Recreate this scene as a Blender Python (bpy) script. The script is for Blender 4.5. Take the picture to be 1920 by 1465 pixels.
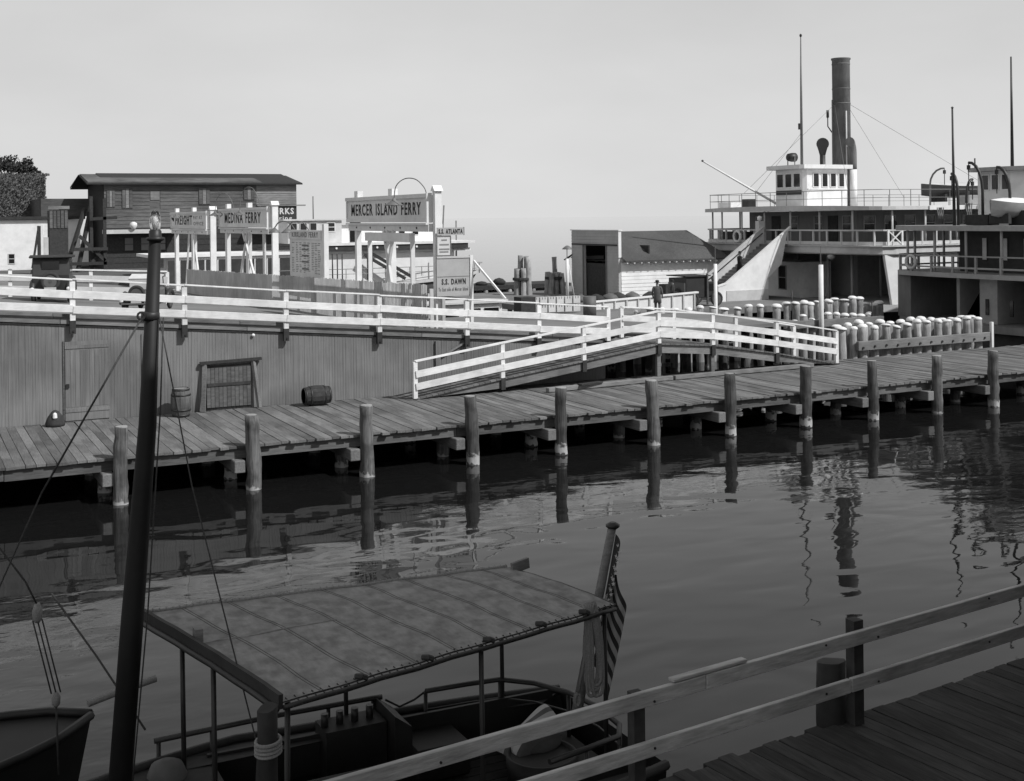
import bpy, math, random
from mathutils import Vector, Matrix
random.seed(7)
for o in list(bpy.data.objects): bpy.data.objects.remove(o)
scene = bpy.context.scene
COL = scene.collection
R = math.radians
# ------------------------------------------------------------------ camera
# world axes: x along the boardwalk (away to the right), y across it (away from the viewer), z up, water at 0
CT, ST, ROLL = 2/5**.5, 1/5**.5, .012
cd = bpy.data.cameras.new('camera'); cam = bpy.data.objects.new('camera', cd); COL.objects.link(cam)
right, fwd, up = Vector((CT, -ST, 0)), Vector((ST, CT, 0)), Vector((0, 0, 1))
cr = math.cos(math.asin(ROLL))
rx, ry = right*cr - up*ROLL, up*cr + right*ROLL
m = Matrix.Identity(4)
for i in range(3): m[i][0], m[i][1], m[i][2] = rx[i], ry[i], -fwd[i]
m.translation = (0, 0, 7.5); cam.matrix_world = m
cd.sensor_width = 36; cd.lens = 36*2300/1920; cd.shift_y = -(732.5-406)/1920
cd.clip_start = .1; cd.clip_end = 9000
scene.camera = cam
# ------------------------------------------------------------------ sky, sun, exposure
SUN_EL, SUN_V = R(45), Vector((.55, -.835, 0)).normalized()
w = bpy.data.worlds.new('World'); scene.world = w; w.use_nodes = True
nt = w.node_tree; nt.nodes.clear()
sky = nt.nodes.new('ShaderNodeTexSky'); sky.sky_type = 'NISHITA'; sky.sun_disc = False
sky.sun_elevation = SUN_EL; sky.sun_rotation = math.atan2(SUN_V.x, SUN_V.y)
sky.air_density = 1.0; sky.dust_density = 4.0; sky.ozone_density = 1.0
bw = nt.nodes.new('ShaderNodeRGBToBW')
cv = nt.nodes.new('ShaderNodeMath'); cv.operation = 'MULTIPLY'; cv.inputs[1].default_value = .15
ca = nt.nodes.new('ShaderNodeMath'); ca.operation = 'ADD'; ca.inputs[1].default_value = 5.05
bg = nt.nodes.new('ShaderNodeBackground'); bg.inputs[1].default_value = .14
wo = nt.nodes.new('ShaderNodeOutputWorld')
nt.links.new(sky.outputs[0], bw.inputs[0]); nt.links.new(bw.outputs[0], cv.inputs[0]); nt.links.new(cv.outputs[0], ca.inputs[0])
tcw = nt.nodes.new('ShaderNodeTexCoord'); nzw = nt.nodes.new('ShaderNodeTexNoise'); nzw.inputs['Scale'].default_value = 2.4; nzw.inputs['Detail'].default_value = 7
mrw = nt.nodes.new('ShaderNodeMapRange'); mrw.inputs[1].default_value = .3; mrw.inputs[2].default_value = .7; mrw.inputs[3].default_value = .9; mrw.inputs[4].default_value = 1.07
mpw = nt.nodes.new('ShaderNodeMapping'); mpw.inputs['Scale'].default_value = (1, 1, 2.5)
nt.links.new(tcw.outputs['Generated'], mpw.inputs[0]); nt.links.new(mpw.outputs[0], nzw.inputs[0]); nt.links.new(nzw.outputs[0], mrw.inputs[0])
mw = nt.nodes.new('ShaderNodeMath'); mw.operation = 'MULTIPLY'; nt.links.new(ca.outputs[0], mw.inputs[0]); nt.links.new(mrw.outputs[0], mw.inputs[1])
spw = nt.nodes.new('ShaderNodeSeparateXYZ'); nt.links.new(tcw.outputs['Generated'], spw.inputs[0])
inv = nt.nodes.new('ShaderNodeMath'); inv.operation = 'SUBTRACT'; inv.inputs[0].default_value = 1.; inv.use_clamp = True; nt.links.new(spw.outputs[2], inv.inputs[1])
pww = nt.nodes.new('ShaderNodeMath'); pww.operation = 'POWER'; pww.inputs[1].default_value = 1.5; nt.links.new(inv.outputs[0], pww.inputs[0])
fal = nt.nodes.new('ShaderNodeMath'); fal.operation = 'MULTIPLY_ADD'; fal.inputs[1].default_value = .58; fal.inputs[2].default_value = .42; nt.links.new(pww.outputs[0], fal.inputs[0])
mw2 = nt.nodes.new('ShaderNodeMath'); mw2.operation = 'MULTIPLY'; nt.links.new(mw.outputs[0], mw2.inputs[0]); nt.links.new(fal.outputs[0], mw2.inputs[1])
nt.links.new(mw2.outputs[0], bg.inputs[0]); nt.links.new(bg.outputs[0], wo.inputs[0])
sd = bpy.data.lights.new('sun', 'SUN'); sd.energy = 3.7; sd.angle = R(.6); sd.color = (1, 1, 1)
so = bpy.data.objects.new('sun', sd); COL.objects.link(so)
sv = Vector((SUN_V.x*math.cos(SUN_EL), SUN_V.y*math.cos(SUN_EL), math.sin(SUN_EL)))
so.rotation_euler = sv.to_track_quat('Z', 'Y').to_euler(); so.location = sv*60
scene.view_settings.view_transform = 'Standard'; scene.view_settings.look = 'None'
scene.view_settings.exposure = 0; scene.view_settings.gamma = 1
scene.render.resolution_x, scene.render.resolution_y = 1024, 781

# ------------------------------------------------------------------ materials (the picture is monochrome: all greys)
M = {}
def mat(name, g, rough=.85, var=.25, sc=(1, 1, 1), detail=4, rnd=.12, bump=0., spec=.3, nsc=3., blot=0., blotsc=.6):
    mt = bpy.data.materials.new(name); mt.use_nodes = True
    t = mt.node_tree; N = t.nodes; L = t.links
    b = N['Principled BSDF']; b.inputs['Roughness'].default_value = rough
    b.inputs['Specular IOR Level'].default_value = spec
    tc = N.new('ShaderNodeTexCoord'); oi = N.new('ShaderNodeObjectInfo')
    mu = N.new('ShaderNodeMath'); mu.operation = 'MULTIPLY'; mu.inputs[1].default_value = 91.
    L.new(oi.outputs['Random'], mu.inputs[0])
    ad = N.new('ShaderNodeVectorMath'); ad.operation = 'ADD'
    L.new(tc.outputs['Object'], ad.inputs[0]); L.new(mu.outputs[0], ad.inputs[1])
    mp = N.new('ShaderNodeMapping'); mp.inputs['Scale'].default_value = sc; L.new(ad.outputs[0], mp.inputs[0])
    nz = N.new('ShaderNodeTexNoise'); nz.inputs['Scale'].default_value = nsc; nz.inputs['Detail'].default_value = detail
    nz.inputs['Roughness'].default_value = .65
    L.new(mp.outputs[0], nz.inputs[0])
    mr = N.new('ShaderNodeMapRange'); mr.inputs[1].default_value = .3; mr.inputs[2].default_value = .7
    mr.inputs[3].default_value = 1-var; mr.inputs[4].default_value = 1+var
    L.new(nz.outputs[0], mr.inputs[0])
    rr = N.new('ShaderNodeMapRange'); rr.inputs[3].default_value = 1-rnd; rr.inputs[4].default_value = 1+rnd
    L.new(oi.outputs['Random'], rr.inputs[0])
    m1 = N.new('ShaderNodeMath'); m1.operation = 'MULTIPLY'; L.new(mr.outputs[0], m1.inputs[0]); L.new(rr.outputs[0], m1.inputs[1])
    last = m1
    if blot:
        n2 = N.new('ShaderNodeTexNoise'); n2.inputs['Scale'].default_value = blotsc; n2.inputs['Detail'].default_value = 6
        L.new(ad.outputs[0], n2.inputs[0])
        r2 = N.new('ShaderNodeMapRange'); r2.inputs[1].default_value = .42; r2.inputs[2].default_value = .62
        r2.inputs[3].default_value = 1.; r2.inputs[4].default_value = 1-blot
        L.new(n2.outputs[0], r2.inputs[0])
        m3 = N.new('ShaderNodeMath'); m3.operation = 'MULTIPLY'; L.new(last.outputs[0], m3.inputs[0]); L.new(r2.outputs[0], m3.inputs[1]); last = m3
    m2 = N.new('ShaderNodeMath'); m2.operation = 'MULTIPLY'; m2.inputs[1].default_value = g; m2.use_clamp = True
    L.new(last.outputs[0], m2.inputs[0]); L.new(m2.outputs[0], b.inputs['Base Color'])
    if bump:
        bp = N.new('ShaderNodeBump'); bp.inputs['Strength'].default_value = bump; bp.inputs['Distance'].default_value = .02
        L.new(nz.outputs[0], bp.inputs['Height']); L.new(bp.outputs[0], b.inputs['Normal'])
    M[name] = mt; return mt
mat('white', .8, .6, .05, (1, 1, 1), rnd=.05, blot=.1, blotsc=1.3)
mat('white_rail', .78, .6, .1, (1, 6, 6), rnd=.09, blot=.16, blotsc=2.2)
mat('offwhite', .58, .7, .08, rnd=.08, blot=.15)
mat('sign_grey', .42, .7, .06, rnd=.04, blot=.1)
mat('sign_grey_shade_lift', .74, .7, .06, rnd=.04, blot=.12)  # sign grey lightened to make up for the shade on the gate faces
mat('sign_dark', .18, .7, .08, rnd=.04, blot=.1)
mat('letter', .025, .7, .05, rnd=.02)
mat('letter_light', .6, .7, .05, rnd=.02)
mat('print_grey', .2, .8, .1, rnd=.3)
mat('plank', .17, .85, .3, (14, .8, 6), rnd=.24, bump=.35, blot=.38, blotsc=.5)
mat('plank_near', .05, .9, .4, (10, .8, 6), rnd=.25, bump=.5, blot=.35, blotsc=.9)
mat('road', .2, .9, .15, (.3, 2.4, 1), rnd=0, blot=.25, blotsc=.25)
mat('beam', .12, .85, .3, (.8, 8, 8), rnd=.15, bump=.3, blot=.3, blotsc=.7)
mat('beam_y', .2, .85, .3, (8, .8, 8), rnd=.15, bump=.3, blot=.3, blotsc=.7)
mat('bridge_wood', .2, .85, .25, (.8, 8, 8), rnd=.12, bump=.3, blot=.3, blotsc=.9)
mat('raw_rail', .2, .8, .25, (.7, 9, 9), rnd=.1, bump=.4, blot=.25, blotsc=1.2)
mat('new_lumber', .48, .8, .25, (.7, 9, 9), rnd=.1, bump=.4, blot=.25, blotsc=1.2)
mat('siding', .2, .8, .26, (9, 3, .22), rnd=0, blot=.3, blotsc=.45, detail=8)
mat('fence_grey', .52, .85, .2, (4, 4, .5), rnd=.1, blot=.2)
mat('old_siding', .125, .9, .35, (.35, .35, 3), rnd=.1, blot=.35, blotsc=.25)
mat('old_siding_light', .23, .9, .3, (.35, .35, 3), rnd=.1, blot=.35, blotsc=.3)
mat('dark_wood', .04, .85, .3, (2, 2, 2), rnd=.15)
mat('dark_paint', .03, .5, .2, rnd=.1, spec=.5)
mat('mid_paint', .12, .6, .15, rnd=.1)
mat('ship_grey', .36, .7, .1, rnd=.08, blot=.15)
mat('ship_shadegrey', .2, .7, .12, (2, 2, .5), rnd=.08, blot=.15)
mat('ship_dark', .05, .8, .2, rnd=.1, blot=.2)
mat('funnel', .16, .75, .14, (2, 2, .6), rnd=.02, blot=.3, blotsc=.8)
mat('metal_dark', .022, .5, .25, rnd=.1, spec=.5)
mat('metal_grey', .15, .5, .2, rnd=.1, spec=.5)
mat('glass_dark', .015, .12, .1, rnd=.3, spec=.5)
mat('rope', .22, .9, .3, (8, 8, 8), nsc=9, rnd=.1)
mat('rope_dark', .05, .9, .3, (8, 8, 8), rnd=.1)
mat('canvas', .26, .92, .2, (1, .35, 1), rnd=.02, blot=.3, blotsc=4.5, bump=.2, nsc=11, detail=9)
mat('canvas_seam', .1, .9, .2, rnd=.1)
mat('shingle', .09, .9, .3, (3, 1, 3), nsc=5, rnd=.05, blot=.3, blotsc=.3)
mat('ivy', .15, .85, .3, rnd=.1, spec=.15, blot=.4, blotsc=.5)
mat('mast_paint', .014, .6, .2, rnd=.1)
mat('foliage', .05, .8, .5, rnd=.2, spec=.2)
mat('bark', .05, .9, .3)
mat('cloth_dark', .035, .95, .2, rnd=.3)
mat('cloth_mid', .1, .95, .2, rnd=.3)
mat('skin', .3, .7, .05)
mat('tyre', .05, .9, .2)
mat('rim', .1, .5, .1)
mat('boat_dark', .014, .6, .3, rnd=.15, spec=.4)
mat('boat_mid', .035, .75, .3, rnd=.15)
mat('flag_dark', .05, .9, .1); mat('flag_light', .45, .9, .1)
mat('earth', .1, .95, .3, nsc=.6, rnd=0)
mat('barrel_wood', .12, .85, .3, (5, 5, .5), rnd=.1, bump=.3, blot=.3, blotsc=2)
mat('cap_white', .8, .5, .06, rnd=.06, blot=.12, blotsc=4)
# weathered pile: dark wet foot, pale worn band above the waterline (object z = height above water)
def pile_mat(name, g, band):
    mt = mat(name, g, .9, .55, (5, 5, .3), nsc=4, rnd=.3, bump=1., blot=.45, blotsc=2.2, detail=7)
    t = mt.node_tree; N = t.nodes; L = t.links; b = N['Principled BSDF']
    src = b.inputs['Base Color'].links[0].from_socket
    tc = N.new('ShaderNodeTexCoord'); sp = N.new('ShaderNodeSeparateXYZ'); L.new(tc.outputs['Object'], sp.inputs[0])
    nz = N.new('ShaderNodeTexNoise'); nz.inputs['Scale'].default_value = 7; L.new(tc.outputs['Object'], nz.inputs[0])
    oi = N.new('ShaderNodeObjectInfo')
    a1 = N.new('ShaderNodeMath'); a1.operation = 'MULTIPLY_ADD'; a1.inputs[1].default_value = .55; L.new(nz.outputs[0], a1.inputs[0]); L.new(sp.outputs[2], a1.inputs[2])
    a2 = N.new('ShaderNodeMath'); a2.operation = 'MULTIPLY_ADD'; a2.inputs[1].default_value = .34; L.new(oi.outputs['Random'], a2.inputs[0]); L.new(a1.outputs[0], a2.inputs[2])
    cr_ = N.new('ShaderNodeValToRGB'); e = cr_.color_ramp.elements
    e[0].position = 0; e[0].color = (0, 0, 0, 1); e[1].position = 1; e[1].color = (0, 0, 0, 1)
    for p, c in ((.36, 0), (.4, 1), (.6, .8), (.68, 0)):
        q = e.new(p); q.color = (c, c, c, 1)
    L.new(a2.outputs[0], cr_.inputs[0])
    mx = N.new('ShaderNodeMix'); mx.data_type = 'RGBA'
    mx.inputs[7].default_value = (band, band, band, 1)
    L.new(cr_.outputs[0], mx.inputs[0]); L.new(src, mx.inputs[6]); L.new(mx.outputs[2], b.inputs['Base Color'])
pile_mat('pile', .115, .45)
mat('pile_plain', .34, .9, .35, (3, 3, .35), nsc=4, rnd=.2, bump=.6, blot=.3, blotsc=1.5)
mat('pile_top', .3, .9, .2, nsc=9, rnd=.1)
# clear lamp glass
mt = bpy.data.materials.new('lamp_glass'); mt.use_nodes = True; b = mt.node_tree.nodes['Principled BSDF']
b.inputs['Transmission Weight'].default_value = 1; b.inputs['Roughness'].default_value = .05; b.inputs['IOR'].default_value = 1.45
M['lamp_glass'] = mt
# water: smooth dark lake with slow ripples
mt = bpy.data.materials.new('lake_water'); mt.use_nodes = True; N = mt.node_tree.nodes; L = mt.node_tree.links
b = N['Principled BSDF']; b.inputs['Base Color'].default_value = (.009, .009, .009, 1); b.inputs['Roughness'].default_value = .015
b.inputs['IOR'].default_value = 1.333; b.inputs['Specular IOR Level'].default_value = .5
tc = N.new('ShaderNodeTexCoord')
def wn(scale, rot, sx, sy, det):
    mp = N.new('ShaderNodeMapping'); mp.inputs['Rotation'].default_value = (0, 0, R(rot)); mp.inputs['Scale'].default_value = (sx, sy, 1)
    L.new(tc.outputs['Object'], mp.inputs[0])
    n = N.new('ShaderNodeTexNoise'); n.inputs['Scale'].default_value = scale; n.inputs['Detail'].default_value = det
    n.inputs['Distortion'].default_value = .4; L.new(mp.outputs[0], n.inputs[0]); return n
n1 = wn(.9, 26.6, .55, 1., 1.); n2 = wn(2.6, 20, .6, 1., 2.); n3 = wn(.07, 0, 1, 1, 2.)
mr = N.new('ShaderNodeMapRange'); mr.inputs[1].default_value = .45; mr.inputs[2].default_value = .62; mr.inputs[3].default_value = .12; mr.inputs[4].default_value = 1.
L.new(n3.outputs[0], mr.inputs[0])
mm = N.new('ShaderNodeMath'); mm.operation = 'MULTIPLY'; L.new(n2.outputs[0], mm.inputs[0]); L.new(mr.outputs[0], mm.inputs[1])
n4 = wn(9., 30, .5, 1., 3.); mf = N.new('ShaderNodeMath'); mf.operation = 'MULTIPLY'; L.new(n4.outputs[0], mf.inputs[0]); L.new(mr.outputs[0], mf.inputs[1])
mg = N.new('ShaderNodeMath'); mg.operation = 'MULTIPLY_ADD'; mg.inputs[1].default_value = .16; L.new(mf.outputs[0], mg.inputs[0]); L.new(mm.outputs[0], mg.inputs[2]); mm = mg
m4 = N.new('ShaderNodeMath'); m4.operation = 'MULTIPLY_ADD'; m4.inputs[1].default_value = .42; L.new(mm.outputs[0], m4.inputs[0]); L.new(n1.outputs[0], m4.inputs[2])
bp = N.new('ShaderNodeBump'); bp.inputs['Strength'].default_value = 1.; bp.inputs['Distance'].default_value = .02
L.new(m4.outputs[0], bp.inputs['Height']); L.new(bp.outputs[0], b.inputs['Normal'])
M['water'] = mt

# ------------------------------------------------------------------ mesh helpers
WL = {}
def V(*a): return Vector(a)
class MB:
    def __init__(s): s.v = []; s.f = []; s.mi = []
    def add(s, vs, fs, mi=0):
        n = len(s.v); s.v += [Vector(p) for p in vs]; s.f += [tuple(i+n for i in f) for f in fs]; s.mi += [mi]*len(fs); return s
    def hexa(s, p, mi=0):
        return s.add(p, [(3, 2, 1, 0), (4, 5, 6, 7), (0, 1, 5, 4), (1, 2, 6, 5), (2, 3, 7, 6), (3, 0, 4, 7)], mi)
    def box(s, x0, x1, y0, y1, z0, z1, mi=0):
        return s.hexa([(x0, y0, z0), (x1, y0, z0), (x1, y1, z0), (x0, y1, z0), (x0, y0, z1), (x1, y0, z1), (x1, y1, z1), (x0, y1, z1)], mi)
    def beam(s, p, q, wd, h, upv=(0, 0, 1), mi=0):
        p, q = Vector(p), Vector(q); d = (q-p).normalized(); u = Vector(upv)
        sd_ = d.cross(u)
        if sd_.length < 1e-4: sd_ = d.cross(Vector((1, 0, 0)))
        sd_.normalize(); u = sd_.cross(d).normalized(); a, c = sd_*wd/2, u*h/2
        return s.hexa([p-a-c, p+a-c, q+a-c, q-a-c, p-a+c, p+a+c, q+a+c, q-a+c], mi)
    def tube(s, pts, r, n=8, cap=True, mi=0):
        pts = [Vector(p) for p in pts]; rs = r if isinstance(r, (list, tuple)) else [r]*len(pts)
        base = len(s.v); ref = None
        for i, p in enumerate(pts):
            d = (pts[min(i+1, len(pts)-1)]-pts[max(i-1, 0)]).normalized()
            if ref is None:
                ref = d.cross(Vector((0, 0, 1)))
                if ref.length < 1e-3: ref = Vector((1, 0, 0))
            ref = (ref-d*ref.dot(d)).normalized(); o2 = d.cross(ref)
            for k in range(n):
                a = 2*math.pi*k/n; s.v.append(p+(ref*math.cos(a)+o2*math.sin(a))*rs[i])
        for i in range(len(pts)-1):
            for k in range(n):
                a, b_ = base+i*n+k, base+i*n+(k+1) % n; s.f.append((a, b_, b_+n, a+n)); s.mi.append(mi)
        if cap:
            s.f.append(tuple(base+k for k in reversed(range(n)))); s.mi.append(mi)
            s.f.append(tuple(base+(len(pts)-1)*n+k for k in range(n))); s.mi.append(mi)
        return s
    def lathe(s, c, prof, n=14, axis='z', mi=0):
        c = Vector(c); base = len(s.v)
        for r, h in prof:
            for k in range(n):
                a = 2*math.pi*k/n; x, y = r*math.cos(a), r*math.sin(a)
                s.v.append(c+(Vector((x, y, h)) if axis == 'z' else Vector((h, x, y)) if axis == 'x' else Vector((x, h, y))))
        for i in range(len(prof)-1):
            for k in range(n):
                a, b_ = base+i*n+k, base+i*n+(k+1) % n; s.f.append((a, b_, b_+n, a+n)); s.mi.append(mi)
        s.f.append(tuple(base+k for k in reversed(range(n)))); s.f.append(tuple(base+(len(prof)-1)*n+k for k in range(n))); s.mi += [mi]*2
        return s
    def prism(s, poly, z0, z1, mi=0):
        n = len(poly); base = len(s.v)
        zf0 = z0 if callable(z0) else (lambda x, y: z0); zf1 = z1 if callable(z1) else (lambda x, y: z1)
        s.v += [Vector((x, y, zf0(x, y))) for x, y in poly]+[Vector((x, y, zf1(x, y))) for x, y in poly]
        s.f.append(tuple(base+i for i in reversed(range(n)))); s.f.append(tuple(base+n+i for i in range(n)))
        for i in range(n):
            j = (i+1) % n; s.f.append((base+i, base+j, base+n+j, base+n+i))
        s.mi += [mi]*(n+2); return s
    def pris_y(s, poly, y0, y1, mi=0):   # polygon in x,z extruded along y
        n = len(poly); base = len(s.v)
        s.v += [Vector((x, y0, z)) for x, z in poly]+[Vector((x, y1, z)) for x, z in poly]
        s.f.append(tuple(base+i for i in range(n))); s.f.append(tuple(base+n+i for i in reversed(range(n))))
        for i in range(n):
            j = (i+1) % n; s.f.append((base+j, base+i, base+n+i, base+n+j))
        s.mi += [mi]*(n+2); return s
    def pris_x(s, poly, x0, x1, mi=0):   # polygon in y,z extruded along x
        n = len(poly); base = len(s.v)
        s.v += [Vector((x0, y, z)) for y, z in poly]+[Vector((x1, y, z)) for y, z in poly]
        s.f.append(tuple(base+i for i in reversed(range(n)))); s.f.append(tuple(base+n+i for i in range(n)))
        for i in range(n):
            j = (i+1) % n; s.f.append((base+i, base+j, base+n+j, base+n+i))
        s.mi += [mi]*(n+2); return s
    def grid(s, fn, nu, nv, mi=0):
        base = len(s.v)
        for i in range(nu+1):
            for j in range(nv+1): s.v.append(Vector(fn(i/nu, j/nv)))
        for i in range(nu):
            for j in range(nv):
                a = base+i*(nv+1)+j; s.f.append((a, a+nv+1, a+nv+2, a+1)); s.mi.append(mi)
        return s
    def build(s, name, mt, parent=None, origin=None, smooth=False, bev=0., kind=None, label=None, cat=None, group=None):
        if origin is None:
            lo = [min(p[i] for p in s.v) for i in range(3)]; hi = [max(p[i] for p in s.v) for i in range(3)]
            origin = Vector(((lo[0]+hi[0])/2, (lo[1]+hi[1])/2, lo[2]))
        origin = Vector(origin)
        me = bpy.data.meshes.new(name); me.from_pydata([p-origin for p in s.v], [], s.f)
        for q in (mt if isinstance(mt, (list, tuple)) else [mt]): me.materials.append(M[q])
        if any(s.mi): me.polygons.foreach_set('material_index', s.mi)
        if smooth:
            me.polygons.foreach_set('use_smooth', [len(p.vertices) <= 4 for p in me.polygons])
        me.update()
        o = bpy.data.objects.new(name, me); link(o, parent, origin)
        if bev:
            md = o.modifiers.new('bevel', 'BEVEL'); md.width = bev; md.segments = 1; md.limit_method = 'ANGLE'
        tag(o, label, cat, group, kind); return o
def link(o, parent, world):
    COL.objects.link(o); WL[o.name] = Vector(world)
    if parent is not None:
        o.parent = parent; o.location = Vector(world)-WL[parent.name]
    else: o.location = world
def tag(o, label=None, cat=None, group=None, kind=None):
    if label: o['label'] = label
    if cat: o['category'] = cat
    if group: o['group'] = group
    if kind: o['kind'] = kind
    return o
def thing(name, loc, label=None, cat=None, group=None, kind=None):
    o = bpy.data.objects.new(name, None); o.empty_display_size = .3; link(o, None, loc); return tag(o, label, cat, group, kind)
def inst(src, world, parent=None, rotz=0, sc=None):
    c = src.copy(); link(c, parent, world)
    if rotz: c.rotation_euler = (0, 0, rotz)
    if sc: c.scale = sc
    return c
def box(name, mt, parent, *a, bev=0., **k): return MB().box(*a).build(name, mt, parent, bev=bev, **k)
def beam(name, mt, parent, p, q, wd, h, upv=(0, 0, 1), bev=0., **k): return MB().beam(p, q, wd, h, upv).build(name, mt, parent, bev=bev, **k)
def tube(name, mt, parent, pts, r, n=8, **k): return MB().tube(pts, r, n).build(name, mt, parent, smooth=True, **k)
def arc(c, r, a0, a1, n, ax1, ax2):
    c, ax1, ax2 = Vector(c), Vector(ax1), Vector(ax2)
    return [c+(ax1*math.cos(R(a0+(a1-a0)*i/n))+ax2*math.sin(R(a0+(a1-a0)*i/n)))*r for i in range(n+1)]
def smooth(P, n=5):
    P = [Vector(p) for p in P]; P = [P[0]*2-P[1]]+P+[P[-1]*2-P[-2]]; out = []
    for i in range(1, len(P)-2):
        a, b_, c, d = P[i-1:i+3]
        for k in range(n):
            t = k/n; out.append(.5*((2*b_)+(c-a)*t+(2*a-5*b_+4*c-d)*t*t+(3*b_-a-3*c+d)*t**3))
    return out+[P[-2]]
def torus(mb, c, r, rr, ax1, ax2, n=20, k=8, mi=0):
    pts = arc(c, r, 0, 360, n, ax1, ax2); return mb.tube(pts, rr, k, cap=False, mi=mi)
FC = {}
def lettering(parent, text, org, xdir, hgt, wid, mt='letter', bold=.02, name='lettering', upv=(0, 0, 1), align='LEFT'):
    key = (text, bold)
    if key not in FC:
        c = bpy.data.curves.new('text', 'FONT'); c.body = text; c.size = 1; c.extrude = .006; c.offset = bold; c.resolution_u = 2; c.space_character = 1.22; c.space_word = 1.3
        t = bpy.data.objects.new('text', c); COL.objects.link(t)
        dg = bpy.context.evaluated_depsgraph_get(); me = bpy.data.meshes.new_from_object(t.evaluated_get(dg))
        bpy.data.objects.remove(t); bpy.data.curves.remove(c)
        FC[key] = ([v.co.copy() for v in me.vertices], [tuple(p.vertices) for p in me.polygons]); bpy.data.meshes.remove(me)
    vs, fs = FC[key]
    x0 = min(v.x for v in vs); x1 = max(v.x for v in vs); y0 = min(v.y for v in vs); y1 = max(v.y for v in vs)
    xd, ud = Vector(xdir), Vector(upv); nd = xd.cross(ud)
    if wid is None: wid = (x1-x0)*hgt/(y1-y0)
    P = [Vector(org)+xd*((v.x-x0)/(x1-x0)*wid)+ud*((v.y-y0)/(y1-y0)*hgt)+nd*v.z for v in vs]
    root = list(range(len(vs)))
    def find(a):
        while root[a] != a: root[a] = root[root[a]]; a = root[a]
        return a
    for f in fs:
        for q in f[1:]: root[find(q)] = find(f[0])
    G = {}
    for f in fs: G.setdefault(find(f[0]), []).append(f)
    for fl_ in G.values():      # every letter is a piece of its own
        ix = sorted({q for f in fl_ for q in f}); mp_i = {q: i for i, q in enumerate(ix)}
        MB().add([P[q] for q in ix], [tuple(mp_i[q] for q in f) for f in fl_]).build('letter', mt, parent)

def zd(x, y):     # top of the wharf roadway
    return 4.6-.088*(min(x, 24.4)-2.8)-.017*(max(y, 40.6)-40.6)
# ================================================================== SETTING
MB().add([(-3000, -600, 0), (3000, -600, 0), (3000, 6000, 0), (-3000, 6000, 0)], [(0, 1, 2, 3)]).build('water', 'water', kind='structure', origin=(0, 0, 0))
MB().prism([(-90, 99.5), (17.0, 99.5), (37, 106), (37, 240), (-90, 240)], -1., lambda x, y: 3.3).build('ground', 'earth', kind='structure')

# ---- boardwalk
bw_ = thing('boardwalk', (22, 37, 1.2), kind='structure')
pl = []
for k in range(4):
    l0, l1 = 34.0+random.uniform(-.03, .05), 40.72
    pl.append(MB().hexa([(-.118, l0, -.07), (.118, l0, -.07), (.118, l1, -.07), (-.118, l1, -.07), (-.118, l0, 0), (.118, l0, 0), (.118, l1, 0), (-.118, l1, 0)]).build('plank', 'plank', bw_, origin=(0, 37, 1.2-1.2)).data)
for o in [c for c in bw_.children]: bpy.data.objects.remove(o)
x = -4.
while x < 50:
    o = bpy.data.objects.new('plank', random.choice(pl)); link(o, bw_, (x, 37+random.uniform(-.05, .05), 1.2+random.uniform(-.012, .008)))
    o.rotation_euler = (random.uniform(-.001, .001), random.uniform(-.02, .02), random.uniform(-.004, .004)); x += .25
for i, y in enumerate((34.22, 36.3, 38.4, 40.5)):
    x0 = -4.2
    while x0 < 50:
        x1 = min(50.2, x0+6.6+random.uniform(-.5, .5)); box('stringer', 'beam', bw_, x0, x1-.02, y-.1, y+.1, .83+random.uniform(-.01, .01), 1.122); x0 = x1
PX = [5.30, 8.83, 12.22, 15.58, 18.74, 22.14, 25.30, 28.60, 31.65, 34.85, 37.8]
PX = [q*.991-.03 for q in PX]
ZT = [2.04, 2.06, 2.06, 2.07, 2.1, 2.09, 2.1, 2.13, 2.13, 2.12, 2.11]
for i, x in enumerate([1.9]+PX+[41.1, 44.4, 47.6]):
    box('pile_cap_timber', 'beam_y', bw_, x-.5, x-.2, 33.75, 40.6, .48, .825, bev=.02)
rope_names = ['leftmost, beside the boat mast', 'second from the left', 'third from the left',
  'fourth from the left', 'fifth from the left', 'sixth from the left',
  'fifth from the right', 'fourth from the right', 'third from the right',
  'second from the right', 'rightmost, at the picture edge']
def pile(name, x, y, zt, r, mt='pile', lean=(0, 0), n=12, parent=None, zb=-1.2, top=True, **k):
    pts = []; rs = []
    ph, bend = random.uniform(0, 6.28), random.uniform(-.05, .05)
    for j in range(13):
        t = j/12; z = zb+(zt-zb)*t
        pts.append((x+lean[0]*(1-t)+bend*math.sin(t*3.1)+random.uniform(-.012, .012), y+lean[1]*(1-t)+random.uniform(-.012, .012), z)); rs.append(r*(1.1-.18*t)*random.uniform(.94, 1.06))
    mb = MB().tube(pts, rs, n)
    for q, v_ in enumerate(mb.v):      # fluted, knotty surface and an uneven saw cut
        k_ = q % n; j_ = q//n
        a_ = Vector((v_.x-pts[min(j_, 12)][0], v_.y-pts[min(j_, 12)][1], 0)); v_ += a_*(.07*math.sin(k_*2.2+ph)+random.uniform(-.05, .05))
        if j_ == 12: v_.z += .02*math.sin(k_*.5+ph)
    o = mb.build(name, mt, parent, origin=(x, y, 0), smooth=True, **k)
    if top and not parent:
        MB().lathe((pts[-1][0], pts[-1][1], zt), [(rs[-1]*.9, -.02), (rs[-1]*.88, .016), (rs[-1]*.5, .024)], n).build('cut_top', 'pile_top', o)
    return o
for x, z, rn in zip(PX, ZT, rope_names):
    pile('mooring_pile', x, 33.8, z, .2, lean=(random.uniform(0, .06), random.uniform(-.05, .05)), label='weathered mooring pile on the boardwalk edge, '+rn, cat='pile', group='mooring piles along the boardwalk edge')
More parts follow.
